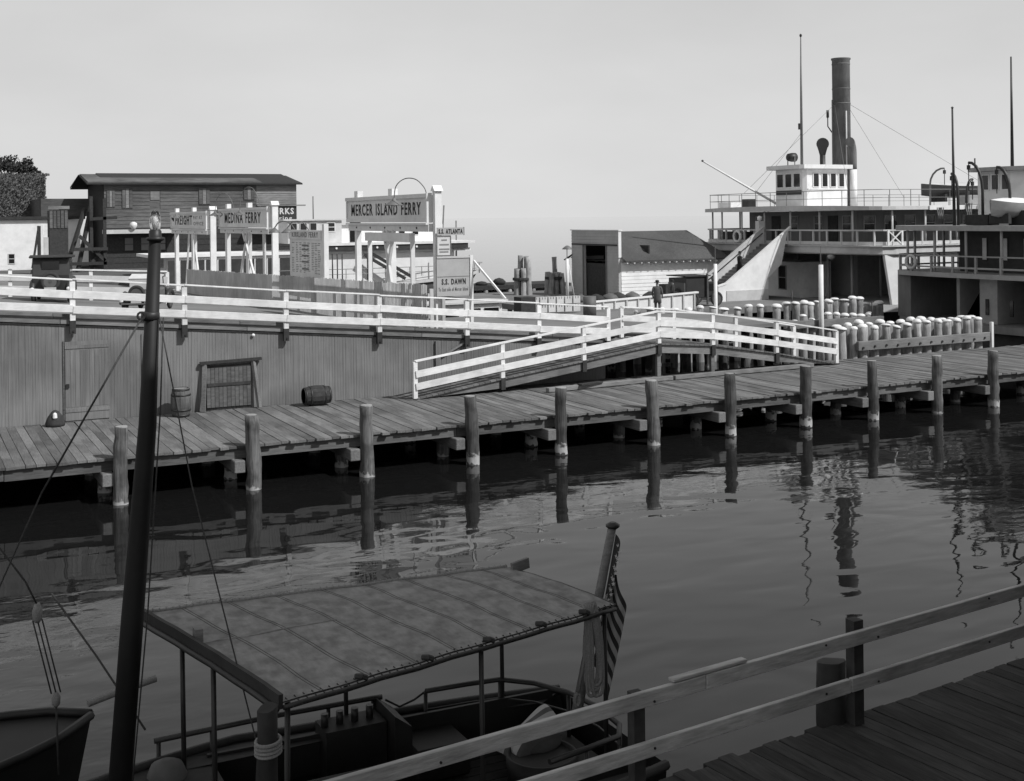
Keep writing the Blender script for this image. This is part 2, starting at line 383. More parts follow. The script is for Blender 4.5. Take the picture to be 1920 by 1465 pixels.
for i, x in enumerate(PX+[41.1, 44.4]):
    for y in (35.5, 38.2, 40.2):
        pile('support_pile', x-.2, y, .5, .2, top=False, label='short support pile under the boardwalk deck, in the shade behind the mooring piles', cat='pile', group='support piles hidden under the boardwalk')

# ---- wharf: sloping roadway deck, boarded front wall, white railing
pts = [(-30, 40.55), (24.5, 40.55), (24.5, 43.2), (36, 43.2), (36, 57.), (18.6, 57.), (18.6, 101), (-30, 101)]
gx = [-30, -10, 2.8, 10, 18.6, 24.4]
mb = MB()
for a, b_ in zip(gx[:-1], gx[1:]):
    y1 = 101 if b_ <= 18.6 else 57.
    mb.prism([(a, 40.81), (b_, 40.81), (b_, y1), (a, y1)], lambda x, y: zd(x, y)-.16, zd)
mb.prism([(24.4, 43.2), (36.2, 43.2), (36.2, 57), (24.4, 57)], lambda x, y: zd(x, y)-.16, zd)
mb.build('wharf_deck', 'road', kind='structure')
MB().prism([(33.6, 57.3), (51.0, 57.3), (51.0, 58.4), (50.6, 86), (33.6, 86)], 1.75, 2.1).build('slip_deck', 'road', kind='structure')
for x in range(34, 52, 4):
    for y in (57.8, 64, 72):
        pile('support_pile', x+.3, y, 1.7, .2, top=False, label='support pile under the deck of the ferry slip', cat='pile', group='support piles under the ferry slip')
for x in (25.2, 28.6, 32., 35.4):
    for y in (43.6, 46.5, 49.5, 53.):
        pile('support_pile', x, y, 2.3, .2, top=False, label='support pile under the wharf behind the white footbridge', cat='pile', group='support piles under the wharf')
wl = thing('wharf_wall', (10, 40.8, 1.2), 'long grey wall of narrow upright boards below the sloping white railing', 'wall')
mb = MB(); x = -8.
while x < 24.3:
    wdt = .098; d = random.uniform(-.003, .003)
    for xx, w2, dd in ((x, wdt-.01, 0), (x+wdt-.01, .01, .006)):
        z0 = zd(xx, 40.6)-.21
        mb.hexa([(xx, 40.78+dd+d, 1.19), (xx+w2, 40.78+dd+d, 1.19), (xx+w2, 40.86, 1.19), (xx, 40.86, 1.19), (xx, 40.78+dd+d, z0), (xx+w2, 40.78+dd+d, z0), (xx+w2, 40.86, z0), (xx, 40.86, z0)])
    x += wdt
mb.build('siding', 'siding', wl, kind='stuff')
def slope_beam(name, mt, parent, x0, x1, y0, y1, dz0, dz1, **k):
    return MB().hexa([(x0, y0, zd(x0, 40.6)+dz0), (x1, y0, zd(x1, 40.6)+dz0), (x1, y1, zd(x1, 40.6)+dz0), (x0, y1, zd(x0, 40.6)+dz0),
                      (x0, y0, zd(x0, 40.6)+dz1), (x1, y0, zd(x1, 40.6)+dz1), (x1, y1, zd(x1, 40.6)+dz1), (x0, y1, zd(x0, 40.6)+dz1)]).build(name, mt, parent, **k)
xs = [-8, -2, 4.2, 10.1, 16.4, 22, 24.42]
for a, b_ in zip(xs[:-1], xs[1:]):
    slope_beam('edge_shadow_strip', 'dark_wood', wl, a, b_-.02, 40.735, 40.79, -.208, -.15)  # thin dark strip standing in for the gap shadow under the edge board
    slope_beam('deck_edge_board', 'bridge_wood', wl, a+.3, b_+.28, 40.70, 40.8, -.145, .0)
    slope_beam('curb_timber', 'bridge_wood', wl, a+.1, b_+.08, 40.86, 41.02, .004, .16)
# door in the wall
dr = box('door', 'siding', wl, 4.62, 5.95, 40.75, 40.774, 1.24, 3.72)
box('door_batten', 'siding', dr, 4.62, 5.95, 40.73, 40.749, 3.5, 3.6); box('door_batten', 'siding', dr, 4.62, 5.95, 40.73, 40.749, 1.5, 1.6)
box('door_latch', 'metal_dark', dr, 4.64, 4.74, 40.69, 40.75, 2.28, 2.4)
for j in range(9):
    box('door_board', 'siding', dr, 4.64+j*.145, 4.64+j*.145+.13, 40.742, 40.7495, 1.66, 3.45)
box('door_jamb', 'beam', wl, 4.56, 4.6, 40.745, 40.776, 1.22, 3.75)
box('door_jamb', 'siding', wl, 6.96, 7.0, 40.74, 40.776, 1.22, 3.85)
# hatch
ht = box('hatch', 'dark_wood', wl, 9.02, 10.5, 40.72, 40.77, 1.27, 2.68)
for j in range(11):
    box('hatch_board', 'old_siding', ht, 9.03+j*.134, 9.15+j*.134, 40.695, 40.72, 1.3, 2.6)
box('hatch_rail', 'dark_wood', ht, 9.04, 10.48, 40.665, 40.695, 2.0, 2.1)
MB().beam((8.86, 40.5, 1.21), (8.96, 40.68, 2.75), .13, .1).build('hatch_post', 'bridge_wood', wl)
MB().beam((10.72, 40.5, 1.21), (10.58, 40.68, 2.75), .13, .1).build('hatch_post', 'bridge_wood', wl)
MB().beam((8.8, 40.66, 2.79), (10.85, 40.66, 2.83), .12, .09).build('hatch_lintel', 'dark_wood', wl)
MB().lathe((10.6, 40.74, 3.62), [(.02, .03), (.05, 0), (.055, -.04), (.015, -.07)], 10, 'y').build('wall_lamp', 'white', wl, label='small round white lamp on the wall')
# end return of the wharf wall and dark bank under the deck
box('sign_batten', 'siding', wl, 17.22, 17.4, 40.68, 40.775, 2.0, 3.05); beam('sign_strut', 'siding', wl, (18.4, 40.7, 2.95), (17.5, 40.7, 2.5), .06, .06)
box('end_wall', 'dark_wood', wl, 24.32, 24.42, 40.87, 44, -.3, 2.2)
box('back_wall', 'dark_wood', wl, -8, 24.3, 40.87, 41.0, -.6, 2.0)

rl = thing('wharf_railing', (10, 40.6, 4), 'white three-rail fence running down the edge of the sloping wharf', 'railing')
RP = [-1.9, 1.45, 4.85, 8.31, 11.7, 15.05, 18.42, 21.37, 24.38]
def rz(x): return 5.9-.0885*(x-2.8)
for x in RP:
    z1, z0 = rz(x), rz(x)-1.32
    box('post', 'white_rail', rl, x-.08, x+.08, 40.55, 40.69, z0, z1-.05)
    box('post_foot', 'dark_wood', rl, x-.09, x+.09, 40.56, 40.70, z0-.42, z0-.002)
    MB().lathe((x+.02, 40.56, z0-.33), [(.03, 0), (.03, -.03)], 8, 'y').build('bolt', 'metal_dark', rl)
for a, b_ in zip(RP[:-1], RP[1:]):
    for nm, dz, h, y, t in (('top_rail', -.025, .05, 40.61, .2), ('rail_board', -.5, .24, 40.52, .05), ('rail_board', -.96, .24, 40.52, .05)):
        e, e2 = random.uniform(-.02, .02), random.uniform(-.02, .02)
        beam(nm, 'white_rail', rl, (a+.004, y, rz(a)+dz+e), (b_-.004, y, rz(b_)+dz+e2), t, h, bev=.008)

# ---- white footbridge over the boardwalk's inner edge
fb = thing('footbridge', (25, 40.2, 1.2), 'small humped footbridge with white three-rail railing, ramping up from the boardwalk', 'footbridge')
FX = [15.92, 19.29, 22.65, 25.96, 28.47, 31.6, 34.7]
FZ = [2.55, 3.0, 3.41, 3.83, 3.62, 3.17, 2.64]
def bz(x, off):
    for i in range(6):
        if x <= FX[i+1] or i == 5:
            return FZ[i]+(FZ[i+1]-FZ[i])*(x-FX[i])/(FX[i+1]-FX[i])+off
DK = [1.24, 1.72, 2.14, 2.58, 2.38, 1.88, 1.26]
def dk(x):
    for i in range(6):
        if x <= FX[i+1] or i == 5:
            return DK[i]+(DK[i+1]-DK[i])*(x-FX[i])/(FX[i+1]-FX[i])
for side, y in (('near', 39.5), ('far', 42.2)):
    for i, x in enumerate(FX):
        if side == 'far' and i < 3: continue
        box('post', 'white_rail', fb, x-.075, x+.075, y-.07, y+.07, dk(x)+.0, FZ[i]-.05)
        box('post_foot', 'dark_wood', fb, x-.085, x+.085, y-.09, y+.08, max(1.2, dk(x)-.42), dk(x)-.003)
    for i in range(6):
        if side == 'far' and i < 3: continue
        a, b_ = FX[i], FX[i+1]
        for nm, dz, h, dy, t in (('top_rail', -.025, .05, 0, .19), ('rail_board', -.47, .23, -.095, .045), ('rail_board', -.9, .23, -.095, .045)):
            beam(nm, 'white_rail', fb, (a+.004, y+dy, FZ[i]+dz), (b_-.004, y+dy, FZ[i+1]+dz), t, h)
x = 15.75
while x < 34.9:
    sl = (dk(min(x+.2, 34.8))-dk(min(x, 34.6)))/.2 if x < 34.6 else -.2
    o = MB().box(-.105, .105, 39.42, 42.3, -.05, 0).build('deck_plank', 'plank', fb, origin=(0, 40.8, 0)); o.location = V(x, 40.8, dk(x))-WL[fb.name]; o.rotation_euler = (0, -math.atan(sl), 0)
    x += .225
for i in range(6):
    a, b_ = FX[i], FX[i+1]
    for y in (39.56, 42.1):
        h = .3
        MB().hexa([(a, y-.06, max(1.205, DK[i]-.07-h)), (b_, y-.06, max(1.205, DK[i+1]-.07-h)), (b_, y+.06, max(1.205, DK[i+1]-.07-h)), (a, y+.06, max(1.205, DK[i]-.07-h)),
                   (a, y-.06, max(1.215, DK[i]-.06)), (b_, y-.06, max(1.215, DK[i+1]-.06)), (b_, y+.06, max(1.215, DK[i+1]-.06)), (a, y+.06, max(1.215, DK[i]-.06))]).build('stringer', 'bridge_wood', fb)
for x in (25.96, 28.47):
    for y in (39.56, 42.1): box('support_leg', 'bridge_wood', fb, x-.08, x+.08, y-.075, y+.075, 1.205, dk(x)-.37)
# loose timbers on the boardwalk
for p, q, lb in (((20.6, 38.55, 1.3), (26.2, 39.0, 1.3), 'long squared timber lying on the boardwalk under the footbridge'), ((26.3, 39.0, 1.3), (33.2, 39.22, 1.3), 'second long timber lying end on towards the low end of the footbridge')):
    beam('loose_timber', 'raw_rail', None, p, q, .22, .16, bev=.015, label=lb, cat='timber')
beam('loose_plank', 'dark_wood', None, (21.9, 38.5, 1.4), (22.9, 38.7, 1.41), .25, .05, label='short dark plank lying across the loose timber', cat='plank')

# ---- barrels on the boardwalk
def barrel(name, c, ln, r, axis, label, mt='barrel_wood'):
    t = thing(name, c, label, 'barrel')
    n = 14; cx, cy, cz = c
    prof = [(.80, 0), (.9, .16), (.985, .34), (1., .5), (.985, .66), (.9, .84), (.8, 1.)]
    for k in range(n):
        a0, a1 = 2*math.pi*k/n+.008, 2*math.pi*(k+1)/n-.008
        vs = []
        for pr, h in prof:
            for a in (a0, a1):
                for q in (1., .93):
                    x_, y_ = r*pr*q*math.cos(a), r*pr*q*math.sin(a)
                    vs.append((cx+x_, cy+y_, cz+h*ln) if axis == 'z' else (cx+(h-.5)*ln, cy+x_, cz+r+y_))
        fs = []
        for i in range(len(prof)-1):
            b0 = i*4; fs += [(b0, b0+2, b0+6, b0+4), (b0+1, b0+5, b0+7, b0+3), (b0, b0+4, b0+5, b0+1), (b0+2, b0+3, b0+7, b0+6)]
        fs += [(0, 1, 3, 2), (24, 26, 27, 25)]
        MB().add(vs, fs).build('stave', mt, t)
    for h, pr in ((.06, .845), (.24, .945), (.76, .945), (.94, .845)):
        mb = MB(); lo, hi = (h-.03)*ln, (h+.03)*ln
        pf = [(r*pr*.99, lo), (r*pr*1.015, lo), (r*pr*1.015, hi), (r*pr*.99, hi)]
        if axis == 'z': mb.lathe((cx, cy, cz), pf, 20)
        else: mb.lathe((cx-.5*ln, cy, cz+r), pf, 20, 'x')
        mb.build('hoop', 'metal_dark', t, smooth=True)
    for h in (.03, .95):
        mb = MB(); pf = [(r*.78, h*ln), (r*.78, h*ln+.02)]
        if axis == 'z': mb.lathe((cx, cy, cz), pf, 20)
        else: mb.lathe((cx-.5*ln, cy, cz+r), pf, 20, 'x')
        mb.build('barrel_head', 'pile_top' if axis == 'z' else 'dark_wood', t)
    return t
barrel('barrel', (8.05, 40.05, 1.2), .92, .33, 'z', 'wooden barrel standing upright on the boardwalk against the grey wall')
barrel('barrel', (12.55, 40.0, 1.2), .92, .34, 'x', 'dark wooden barrel lying on its side on the boardwalk by the grey wall', 'dark_wood')
sk = MB(); sk.lathe((4.25, 40.15, 1.2), [(.28, 0), (.3, .1), (.22, .3), (.1, .46), (.03, .5)], 10)
sk.build('sack', 'dark_wood', smooth=True, label='small dark bundle on the boardwalk at the left end of the grey wall', cat='bundle')
MB().lathe((4.22, 39.93, 1.45), [(.02, 0), (.07, .04), (.06, .16), (.02, .2)], 8).build('pale_can', 'white', label='small pale can against the dark bundle by the grey wall', cat='can')
# ================================================================== GATE SIGNS across the roadway (plane x = 17.9)
GX = 17.9
def gz(y): return 3.27-.0185*(y-42)
def gooseneck(parent, y, zt, drop, out, hgt):
    p0 = V(GX+.05, y-.9, zt); top = [p0, p0+V(-.1, .05, .5*hgt), p0+V(-.3, .4, hgt), p0+V(-.55, .9, hgt*1.05), p0+V(-.75, 1.3, hgt*.6), p0+V(-.8, 1.4, -drop*.35)]
    pts = smooth(top)
    ln = tube('lamp_arm', 'metal_grey', parent, pts, .02, 6)
    e = top[-1]
    MB().lathe(e, [(.03, .12), (.06, .08), (.1, .0), (.36, -.16), (.38, -.19), (.34, -.18), (.05, -.03)], 14).build('lamp_shade', 'metal_grey', ln, smooth=True)
    MB().lathe(e+V(0, 0, -.16), [(.02, .04), (.06, 0), (.06, -.06), (.02, -.1)], 8).build('lamp_bulb', 'cap_white', ln, smooth=True)
def gate(name, label, yn, yf, zb, zt, posts, text, th, tw, ty, tz, near_w, lamps, brace, pd=.22):
    t = thing(name, (GX, (yn+yf)/2, gz(yn)), label, 'sign')
    sg = box('sign_board', 'sign_grey_shade_lift', t, GX-.12, GX+.12, yn, yf, zb, zt)
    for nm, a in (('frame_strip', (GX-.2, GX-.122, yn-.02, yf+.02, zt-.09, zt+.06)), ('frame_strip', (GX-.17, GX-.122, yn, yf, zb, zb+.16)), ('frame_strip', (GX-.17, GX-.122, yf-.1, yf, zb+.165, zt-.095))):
        box(nm, 'sign_grey_shade_lift', sg, *a)
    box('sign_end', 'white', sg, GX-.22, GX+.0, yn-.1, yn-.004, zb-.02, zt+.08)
    box('crossbeam', 'sign_grey_shade_lift', t, GX-.16, GX+.16, yn-.1, yf-.3, zb-.36, zb-.06)
    box('crossbeam_ledge', 'sign_grey_shade_lift', t, GX-.26, GX-.165, yn-.1, yf-.2, zb-.1, zb-.03)
    for k in range(5):
        MB().lathe((GX-.16, yn+(yf-yn)*(k+.6)/5.4, zb-.22), [(.04, 0), (.04, -.03)], 8, 'x').build('bolt', 'metal_dark', t)
    # near post, boxed and capped
    pz = zt+.14
    np_ = box('near_post', 'white', t, GX+.02, GX+.02+near_w, yn-.34, yn-.106, gz(yn), pz)
    xm, ym = GX+.02+near_w/2, yn-.22
    MB().add([(xm-near_w/2-.05, ym-.2, pz), (xm+near_w/2+.05, ym-.2, pz), (xm+near_w/2+.05, ym+.2, pz), (xm-near_w/2-.05, ym+.2, pz), (xm-near_w/2-.05, ym, pz+.22), (xm+near_w/2+.05, ym, pz+.22)],
             [(3, 2, 1, 0), (0, 1, 5, 4), (2, 3, 4, 5), (1, 2, 5), (3, 0, 4)]).build('post_cap', 'white', np_)
    for y, wy in posts:
        box('post', 'white', t, GX-.08, GX-.08+pd, y-wy/2, y+wy/2, gz(y), zb-.365)
        box('post_top', 'white', t, GX-.05, GX+.2, y-.22, y+.22, zt+.062, zt+.34)
    for (ya, za), (yb, zb2), wd in brace:
        beam('brace', 'sign_grey_shade_lift', t, (GX-.16, ya, za), (GX-.16, yb, zb2), .1, .16)
    lettering(sg, text, (GX-.125, ty, tz), (0, -1, 0), th, tw, bold=.02)
    for ly, hg in lamps: gooseneck(t, ly, zt, .5, 1., hg)
    return t, sg
t1, s1 = gate('ferry_gate_sign', 'large MERCER ISLAND FERRY gate sign on white posts over the roadway', 42.6, 51.9, 7.32, 8.34, [(50.9, .24), (46.75, .24)],
     'MERCER ISLAND FERRY', .5, 8.0, 51.3, 7.6, .27, [(44.0, .62)],
     [((47.2, 7.), (45.9, 3.4), 0), ((46.1, 7.), (47.6, 3.4), 0), ((46.7, 7.), (46.7, 3.4), 0), ((48.9, 6.9), (48.9, 3.3), 0), ((44.1, 6.9), (44.1, 3.3), 0)])
box('brace_head', 'sign_grey_shade_lift', t1, GX-.34, GX-.25, 44.0, 49.0, 6.55, 6.9)
t2, s2 = gate('ferry_gate_sign', 'MEDINA FERRY gate sign on white posts, between the freight sign and the timetable', 64.9, 76.1, 7.06, 8.12, [(74.6, .5), (69.6, .5)],
     'MEDINA FERRY', .62, 8.3, 74.7, 7.3, .32, [(74., .9), (68., 1.1)],
     [((70.2, 6.8), (66.6, 3.2), 0), ((69.2, 6.8), (71.5, 3.2), 0), ((68.6, 6.8), (68.6, 3.2), 0), ((65.6, 6.7), (65.6, 3.), 0)])
t3, s3 = gate('ferry_gate_sign', 'FREIGHT gate sign with small print, leftmost of the three gate signs', 79.5, 91.2, 6.92, 8.02, [(90., .5), (84.3, .5)],
     'FREIGHT', .66, 5.6, 89.6, 7.18, .36, [(85.6, -.35)],
     [((83.4, 6.6), (81.6, 3.), 0), ((82.8, 6.6), (82.8, 3.), 0), ((84.8, 6.6), (86., 3.), 0)])
lettering(s3, 'PAY AT', (GX-.125, 83.6, 7.55), (0, -1, 0), .24, 2.6, 'print_grey', .01)
lettering(s3, 'OFFICE', (GX-.125, 83.6, 7.15), (0, -1, 0), .24, 3.0, 'print_grey', .01)
lettering(s2, '>', (GX-.125, 75.9, 7.65), (0, -1, 0), .36, .7, 'print_grey', .02)
MB().add([(GX-.13, 91.0, 7.62), (GX-.13, 90.1, 7.85), (GX-.13, 90.1, 7.4)], [(0, 1, 2), (2, 1, 0)]).build('arrow', 'letter', s3)
# timetable board
tt = thing('timetable_board', (GX, 58.2, gz(58)), 'tall grey timetable board crowded with fine print, with lamps above its heading', 'sign')
tb = box('board', 'sign_grey_shade_lift', tt, GX-.08, GX+.08, 55.75, 61.0, 4.62, 6.5)
box('heading_board', 'sign_grey_shade_lift', tt, GX-.14, GX+.1, 55.72, 61.05, 6.504, 6.95)
box('post', 'white', tt, GX-.1, GX+.12, 55.3, 55.6, gz(55), 7.25)
box('post', 'sign_grey_shade_lift', tt, GX+.09, GX+.3, 60.2, 60.5, gz(60), 6.4)
lettering(tt, 'KIRKLAND FERRY', (GX-.145, 60.4, 6.6), (0, -1, 0), .26, 4.3, 'print_grey', .015, name='heading_lettering')
mb = MB(); y = 60.7
for yc in (60.5, 59.8, 59.2, 58.5, 57.9, 57.2, 56.7, 56.2):
    z = 6.3
    while z > 4.85:
        if random.random() < .8: mb.box(GX-.085, GX-.081, yc-random.uniform(.12, .34), yc+.12, z, z+.035)
        z -= .085
mb.build('printed_lines', 'print_grey', tb, kind='stuff')
mb = MB()
for z in (6.15, 5.95, 5.65, 5.35, 5.0): mb.box(GX-.088, GX-.0855, 57.8, 58.9, z, z+.09)
mb.build('printed_lines', 'sign_dark', tb, kind='stuff')
for y in (60.9, 58.6):
    e = V(GX-.9, y, 6.95); ar = tube('lamp_arm', 'metal_grey', tt, smooth([V(GX, y-.6, 6.95), V(GX-.3, y-.5, 7.35), V(GX-.7, y-.2, 7.35), e+V(0, 0, .1)]), .03, 6)
    MB().lathe(e, [(.04, .12), (.3, -.1), (.3, -.13), (.05, -.02)], 12).build('lamp_shade', 'metal_grey', ar, smooth=True)
# boards facing the boardwalk beside the Mercer gate post
dn = thing('notice_board', (18.5, 42.25, gz(42)), 'square S.S. DAWN board on a white post, braced by a slanting white strut', 'sign')
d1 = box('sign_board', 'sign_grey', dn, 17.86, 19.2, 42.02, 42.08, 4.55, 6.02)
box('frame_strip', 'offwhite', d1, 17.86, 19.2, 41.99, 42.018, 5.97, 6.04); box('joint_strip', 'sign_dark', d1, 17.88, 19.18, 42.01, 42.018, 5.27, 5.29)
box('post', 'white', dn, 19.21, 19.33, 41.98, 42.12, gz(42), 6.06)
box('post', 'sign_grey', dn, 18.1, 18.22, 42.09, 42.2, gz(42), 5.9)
beam('strut', 'white', dn, (19.36, 42.0, 5.85), (19.97, 40.56, 4.46), .07, .07)
lettering(dn, 'S.S. DAWN', (18.05, 42.015, 4.98), (1, 0, 0), .22, .98, bold=.03)
lettering(dn, 'To East side of Mercer Island', (17.93, 42.015, 4.74), (1, 0, 0), .14, 1.2, 'print_grey', .005, name='small_lettering')
at_ = thing('notice_board', (18.4, 42.25, 6.8), 'narrow S.S. ATLANTA name board sticking out from the Mercer gate post', 'sign')
a1 = box('sign_board', 'sign_grey', at_, 17.9, 18.98, 42.02, 42.08, 6.83, 7.11); box('sign_edge', 'sign_dark', a1, 18.982, 19.0, 42.01, 42.09, 6.82, 7.12)
lettering(at_, 'S.S. ATLANTA', (17.95, 42.015, 6.88), (1, 0, 0), .18, .98, bold=.03)
nb = thing('notice_board', (18.1, 42.25, 6.1), 'small framed notice hanging between the two steamer name boards', 'sign')
n1_ = box('sign_board', 'offwhite', nb, 17.9, 18.42, 42.02, 42.08, 6.08, 6.8)
for a in ((17.9, 18.44, 42.0, 42.018, 6.78, 6.82), (17.9, 18.44, 42.0, 42.018, 6.06, 6.09), (18.42, 18.45, 42.0, 42.08, 6.09, 6.78)): box('frame_strip', 'sign_dark', n1_, *a)
mb = MB()
for z, a, b_ in ((6.62, 18.06, 18.28), (6.45, 17.98, 18.36), (6.28, 17.96, 18.38), (6.18, 17.98, 18.34)): mb.box(a, b_, 42.012, 42.017, z, z+.055)
mb.build('printed_lines', 'print_grey', n1_, kind='stuff')
# wires hanging from the gate
# ---- picket fence just in front of the gates
pf = thing('picket_fence', (17.5, 60, 3), 'grey fence of close-set upright pickets across the roadway under the gate signs', 'fence')
mb = MB(); y = 42.1
while y < 84.4:
    b0 = gz(y)+.05; zt = 5.0-.0195*(y-42)+random.uniform(-.03, .03)
    if y > 63: w2, stp = .14, .145
    else: w2, stp = .075, .15
    mb.box(17.46, 17.49, y, y+w2, b0, zt); y += stp
mb.build('pickets', 'fence_grey', pf, kind='stuff')
for a, b_ in ((42., 52.6), (52.7, 63), (63.1, 74), (74.1, 84.5)):
    for h in (.55, 1.35): beam('rail', 'fence_grey', pf, (17.53, a, gz(a)+h), (17.53, b_, gz(b_)+h), .07, .13)
for y in (42.05, 44.3, 47, 49.8, 52.65, 55.4, 58.2, 60.8, 63.05, 67, 70.8, 74.05, 78, 81.5, 84.4):
    box('post', 'fence_grey', pf, 17.565, 17.7, y-.07, y+.07, gz(y), 4.85-.0195*(y-42))
# far railing of the roadway
fr = thing('roadway_railing', (5, 60, 4), 'long pale two-rail barrier on the far side of the sloping roadway at left', 'railing')
def rz2(x): return 5.45-.05*(x-4)
xs = [-6, -2.5, 1, 4.5, 8, 11.5]
for x in xs: box('post', 'white_rail', fr, x-.08, x+.08, 60.02, 60.16, zd(x, 60), rz2(x)-.05)
for a, b_ in zip(xs[:-1], xs[1:]):
    beam('top_rail', 'white_rail', fr, (a, 60.09, rz2(a)-.02), (b_-.01, 60.09, rz2(b_)-.02), .24, .06)
    beam('rail_board', 'offwhite', fr, (a, 59.98, rz2(a)-.42), (b_-.01, 59.98, rz2(b_)-.42), .05, .3)
    beam('rail_board', 'offwhite', fr, (a, 59.98, rz2(a)-.95), (b_-.01, 59.98, rz2(b_)-.95), .05, .3)

# ================================================================== CAPPED PILES OF THE FERRY SLIPS
CAP = MB().lathe((0, 0, 0), [(.235, 0), (.25, .03), (.235, .1), (.15, .17), (.03, .19)], 14).build('cap', 'cap_white', None, smooth=True)
capme = CAP.data; bpy.data.objects.remove(CAP)
def capped(x, y, zt, r, label, group, lean=(0, 0)):
    o = pile('slip_pile', x, y, zt, r, 'pile_plain', lean=lean, n=10, top=False, label=label, cat='pile', group=group)
    c = bpy.data.objects.new('cap', capme); link(c, o, (x+random.uniform(-.02, .02), y, zt-.05)); q_ = r/.2*random.uniform(.8, 1.02); c.scale = (q_, q_*random.uniform(.85, 1.15), random.uniform(.45, 1.05))
    c.rotation_euler = (random.uniform(-.14, .14), random.uniform(-.05, .2), random.uniform(-.4, .4)); return o
WN = ['one', 'two', 'three', 'four', 'five', 'six', 'seven', 'eight', 'nine', 'ten', 'eleven', 'twelve', 'thirteen', 'fourteen', 'fifteen']
ORD = ['first', 'second', 'third', 'fourth', 'fifth', 'sixth', 'seventh', 'eighth', 'ninth', 'tenth', 'eleventh', 'twelfth', 'thirteenth', 'fourteenth', 'fifteenth', 'sixteenth']
for i in range(14):
    x = 36.9+i*.63
    capped(x+random.uniform(-.05, .05), 41.65, 2.42+random.uniform(-.09, .1), random.uniform(.17, .22), 'white-capped pile in the near bolted row by the boardwalk, %s from the left' % ORD[i], 'near row of capped piles')
    capped(x+.3, 42.3, 2.5+random.uniform(-.05, .05), .19, 'white-capped pile standing behind the near bolted row, %s from the left' % ORD[i], 'piles behind the near capped row')
wt = thing('waler', (41, 41.35, 1.4), 'thick horizontal timber bolted across the near row of capped piles', 'timber')
box('timber', 'raw_rail', wt, 37.5, 45.5, 41.24, 41.42, 1.42, 1.83, bev=.02)
for i in range(12): MB().lathe((37.75+i*.67, 41.24, 1.58+random.uniform(-.03, .03)), [(.05, 0), (.05, -.05)], 8, 'y').build('bolt', 'metal_dark', wt)
box('end_stake', 'white', None, 45.55, 45.68, 41.2, 41.33, .2, 2.3, label='slim white stake at the right end of the bolted timber', cat='stake')
for i in range(11):
    x = 38.9+i*.53
    capped(x, 48.5+random.uniform(-.1, .1), 3.0+(.12 if i > 6 else 0)+random.uniform(-.12, .1), random.uniform(.18, .23), 'white-capped pile before the ferry opening, %s from the left' % ORD[i], 'middle row of capped piles', (0, random.uniform(-.1, .1)))
    capped(x+.3, 47.6, 2.2+random.uniform(-.3, .3), .18, 'lower capped pile in front of the middle row, %s from the left' % ORD[i], 'low piles of the middle row')
beam('waler', 'raw_rail', None, (38.6, 47.3, 2.05), (44.6, 47.3, 2.05), .2, .35, label='horizontal timber across the middle row of capped piles below the ferry', cat='timber')
for i in range(11):
    x = 33.2+i*.63
    capped(x, 52.4-.18*i+random.uniform(-.1, .1), 2.75+random.uniform(-.1, .08), random.uniform(.17, .22), 'white-capped pile behind the footbridge railing, %s from the left' % ORD[i], 'left row of capped piles')
for i in range(5):
    capped(45.2+i*.75, 50.2+.3*i, 2.5+random.uniform(-.05, .08), .24, 'capped pile between the two ferries, %s from the left' % ORD[i], 'capped piles between the ferries')
for x, y, zb, zt, lb in ((37.2, 51.3, .0, 4.95, 'slim white pole rising behind the footbridge, in front of the boarding stairs'), (40.38, 47.0, 0., 4.95, 'thick white pole in front of the dark ferry opening')):
    t = tube('white_pole', 'white', None, [(x, y, zb), (x, y, zt)], (.09 if x < 40 else .12), 12, label=lb, cat='pole')
    MB().tube([(x, y, zt), (x, y+.01, zt+.9)], .02, 6).build('rod', 'metal_grey', t)
for x, y, z in ((41.2, 50.2, 2.5), (44., 47.4, 2.0)):
    tube('iron_rod', 'metal_dark', None, [(x, y, z-.4), (x, y, z+1.)], .035, 6, label='thin dark iron rod upright among the capped piles, %s one' % ('left' if x < 42 else 'right'), cat='rod')
# dolphins (clusters of bound piles)
def dolphin(x, y, zs, label):
    t = thing('pile_cluster', (x, y, 0), label, 'piles')
    for i, (dx, dy, z) in enumerate(zs): pile('pile', x+dx, y+dy, z, .2, 'pile_plain', n=9, parent=t, lean=(dx*.5, dy*.5))
    MB().lathe((x, y, 3.1), [(.62, 0), (.64, .03), (.64, .16), (.62, .19)], 14).build('binding', 'rope_dark', t)
dolphin(38.2, 75, [(-.35, 0, 3.9), (0, -.3, 3.95), (.35, 0, 4.75), (.1, .35, 4.8), (-.2, .3, 3.9), (.3, -.35, 4.7)], 'bound cluster of dark piles, left one, in the water beyond the stacked blocks')
dolphin(40.7, 75, [(-.4, 0, 3.6), (0, -.3, 3.6), (.4, 0, 3.55), (.1, .1, 4.65), (-.3, .35, 3.6), (.4, -.35, 3.5), (-.4, -.4, 3.55)], 'bound cluster of dark piles with one taller pile, left of the lamp post')
lp = thing('lamp_post', (38.98, 70., 2.1), 'white lamp post with a round shade left of the white shed', 'lamp post')
tube('post', 'white', lp, [(38.98, 70., 2.1), (38.98, 70., 4.7)], .1, 10); tube('upper_rod', 'metal_grey', lp, [(38.98, 70., 4.7), (38.98, 70., 5.4)], .03, 6)
MB().lathe((38.98, 69.95, 5.4), [(.05, .16), (.16, .1), (.34, -.05), (.34, -.09), (.1, -.04)], 14).build('lamp_shade', 'metal_grey', lp, smooth=True)
tube('brace', 'white', lp, [(39.08, 69.95, 4.3), (39.4, 69.8, 2.1)], .035, 6)
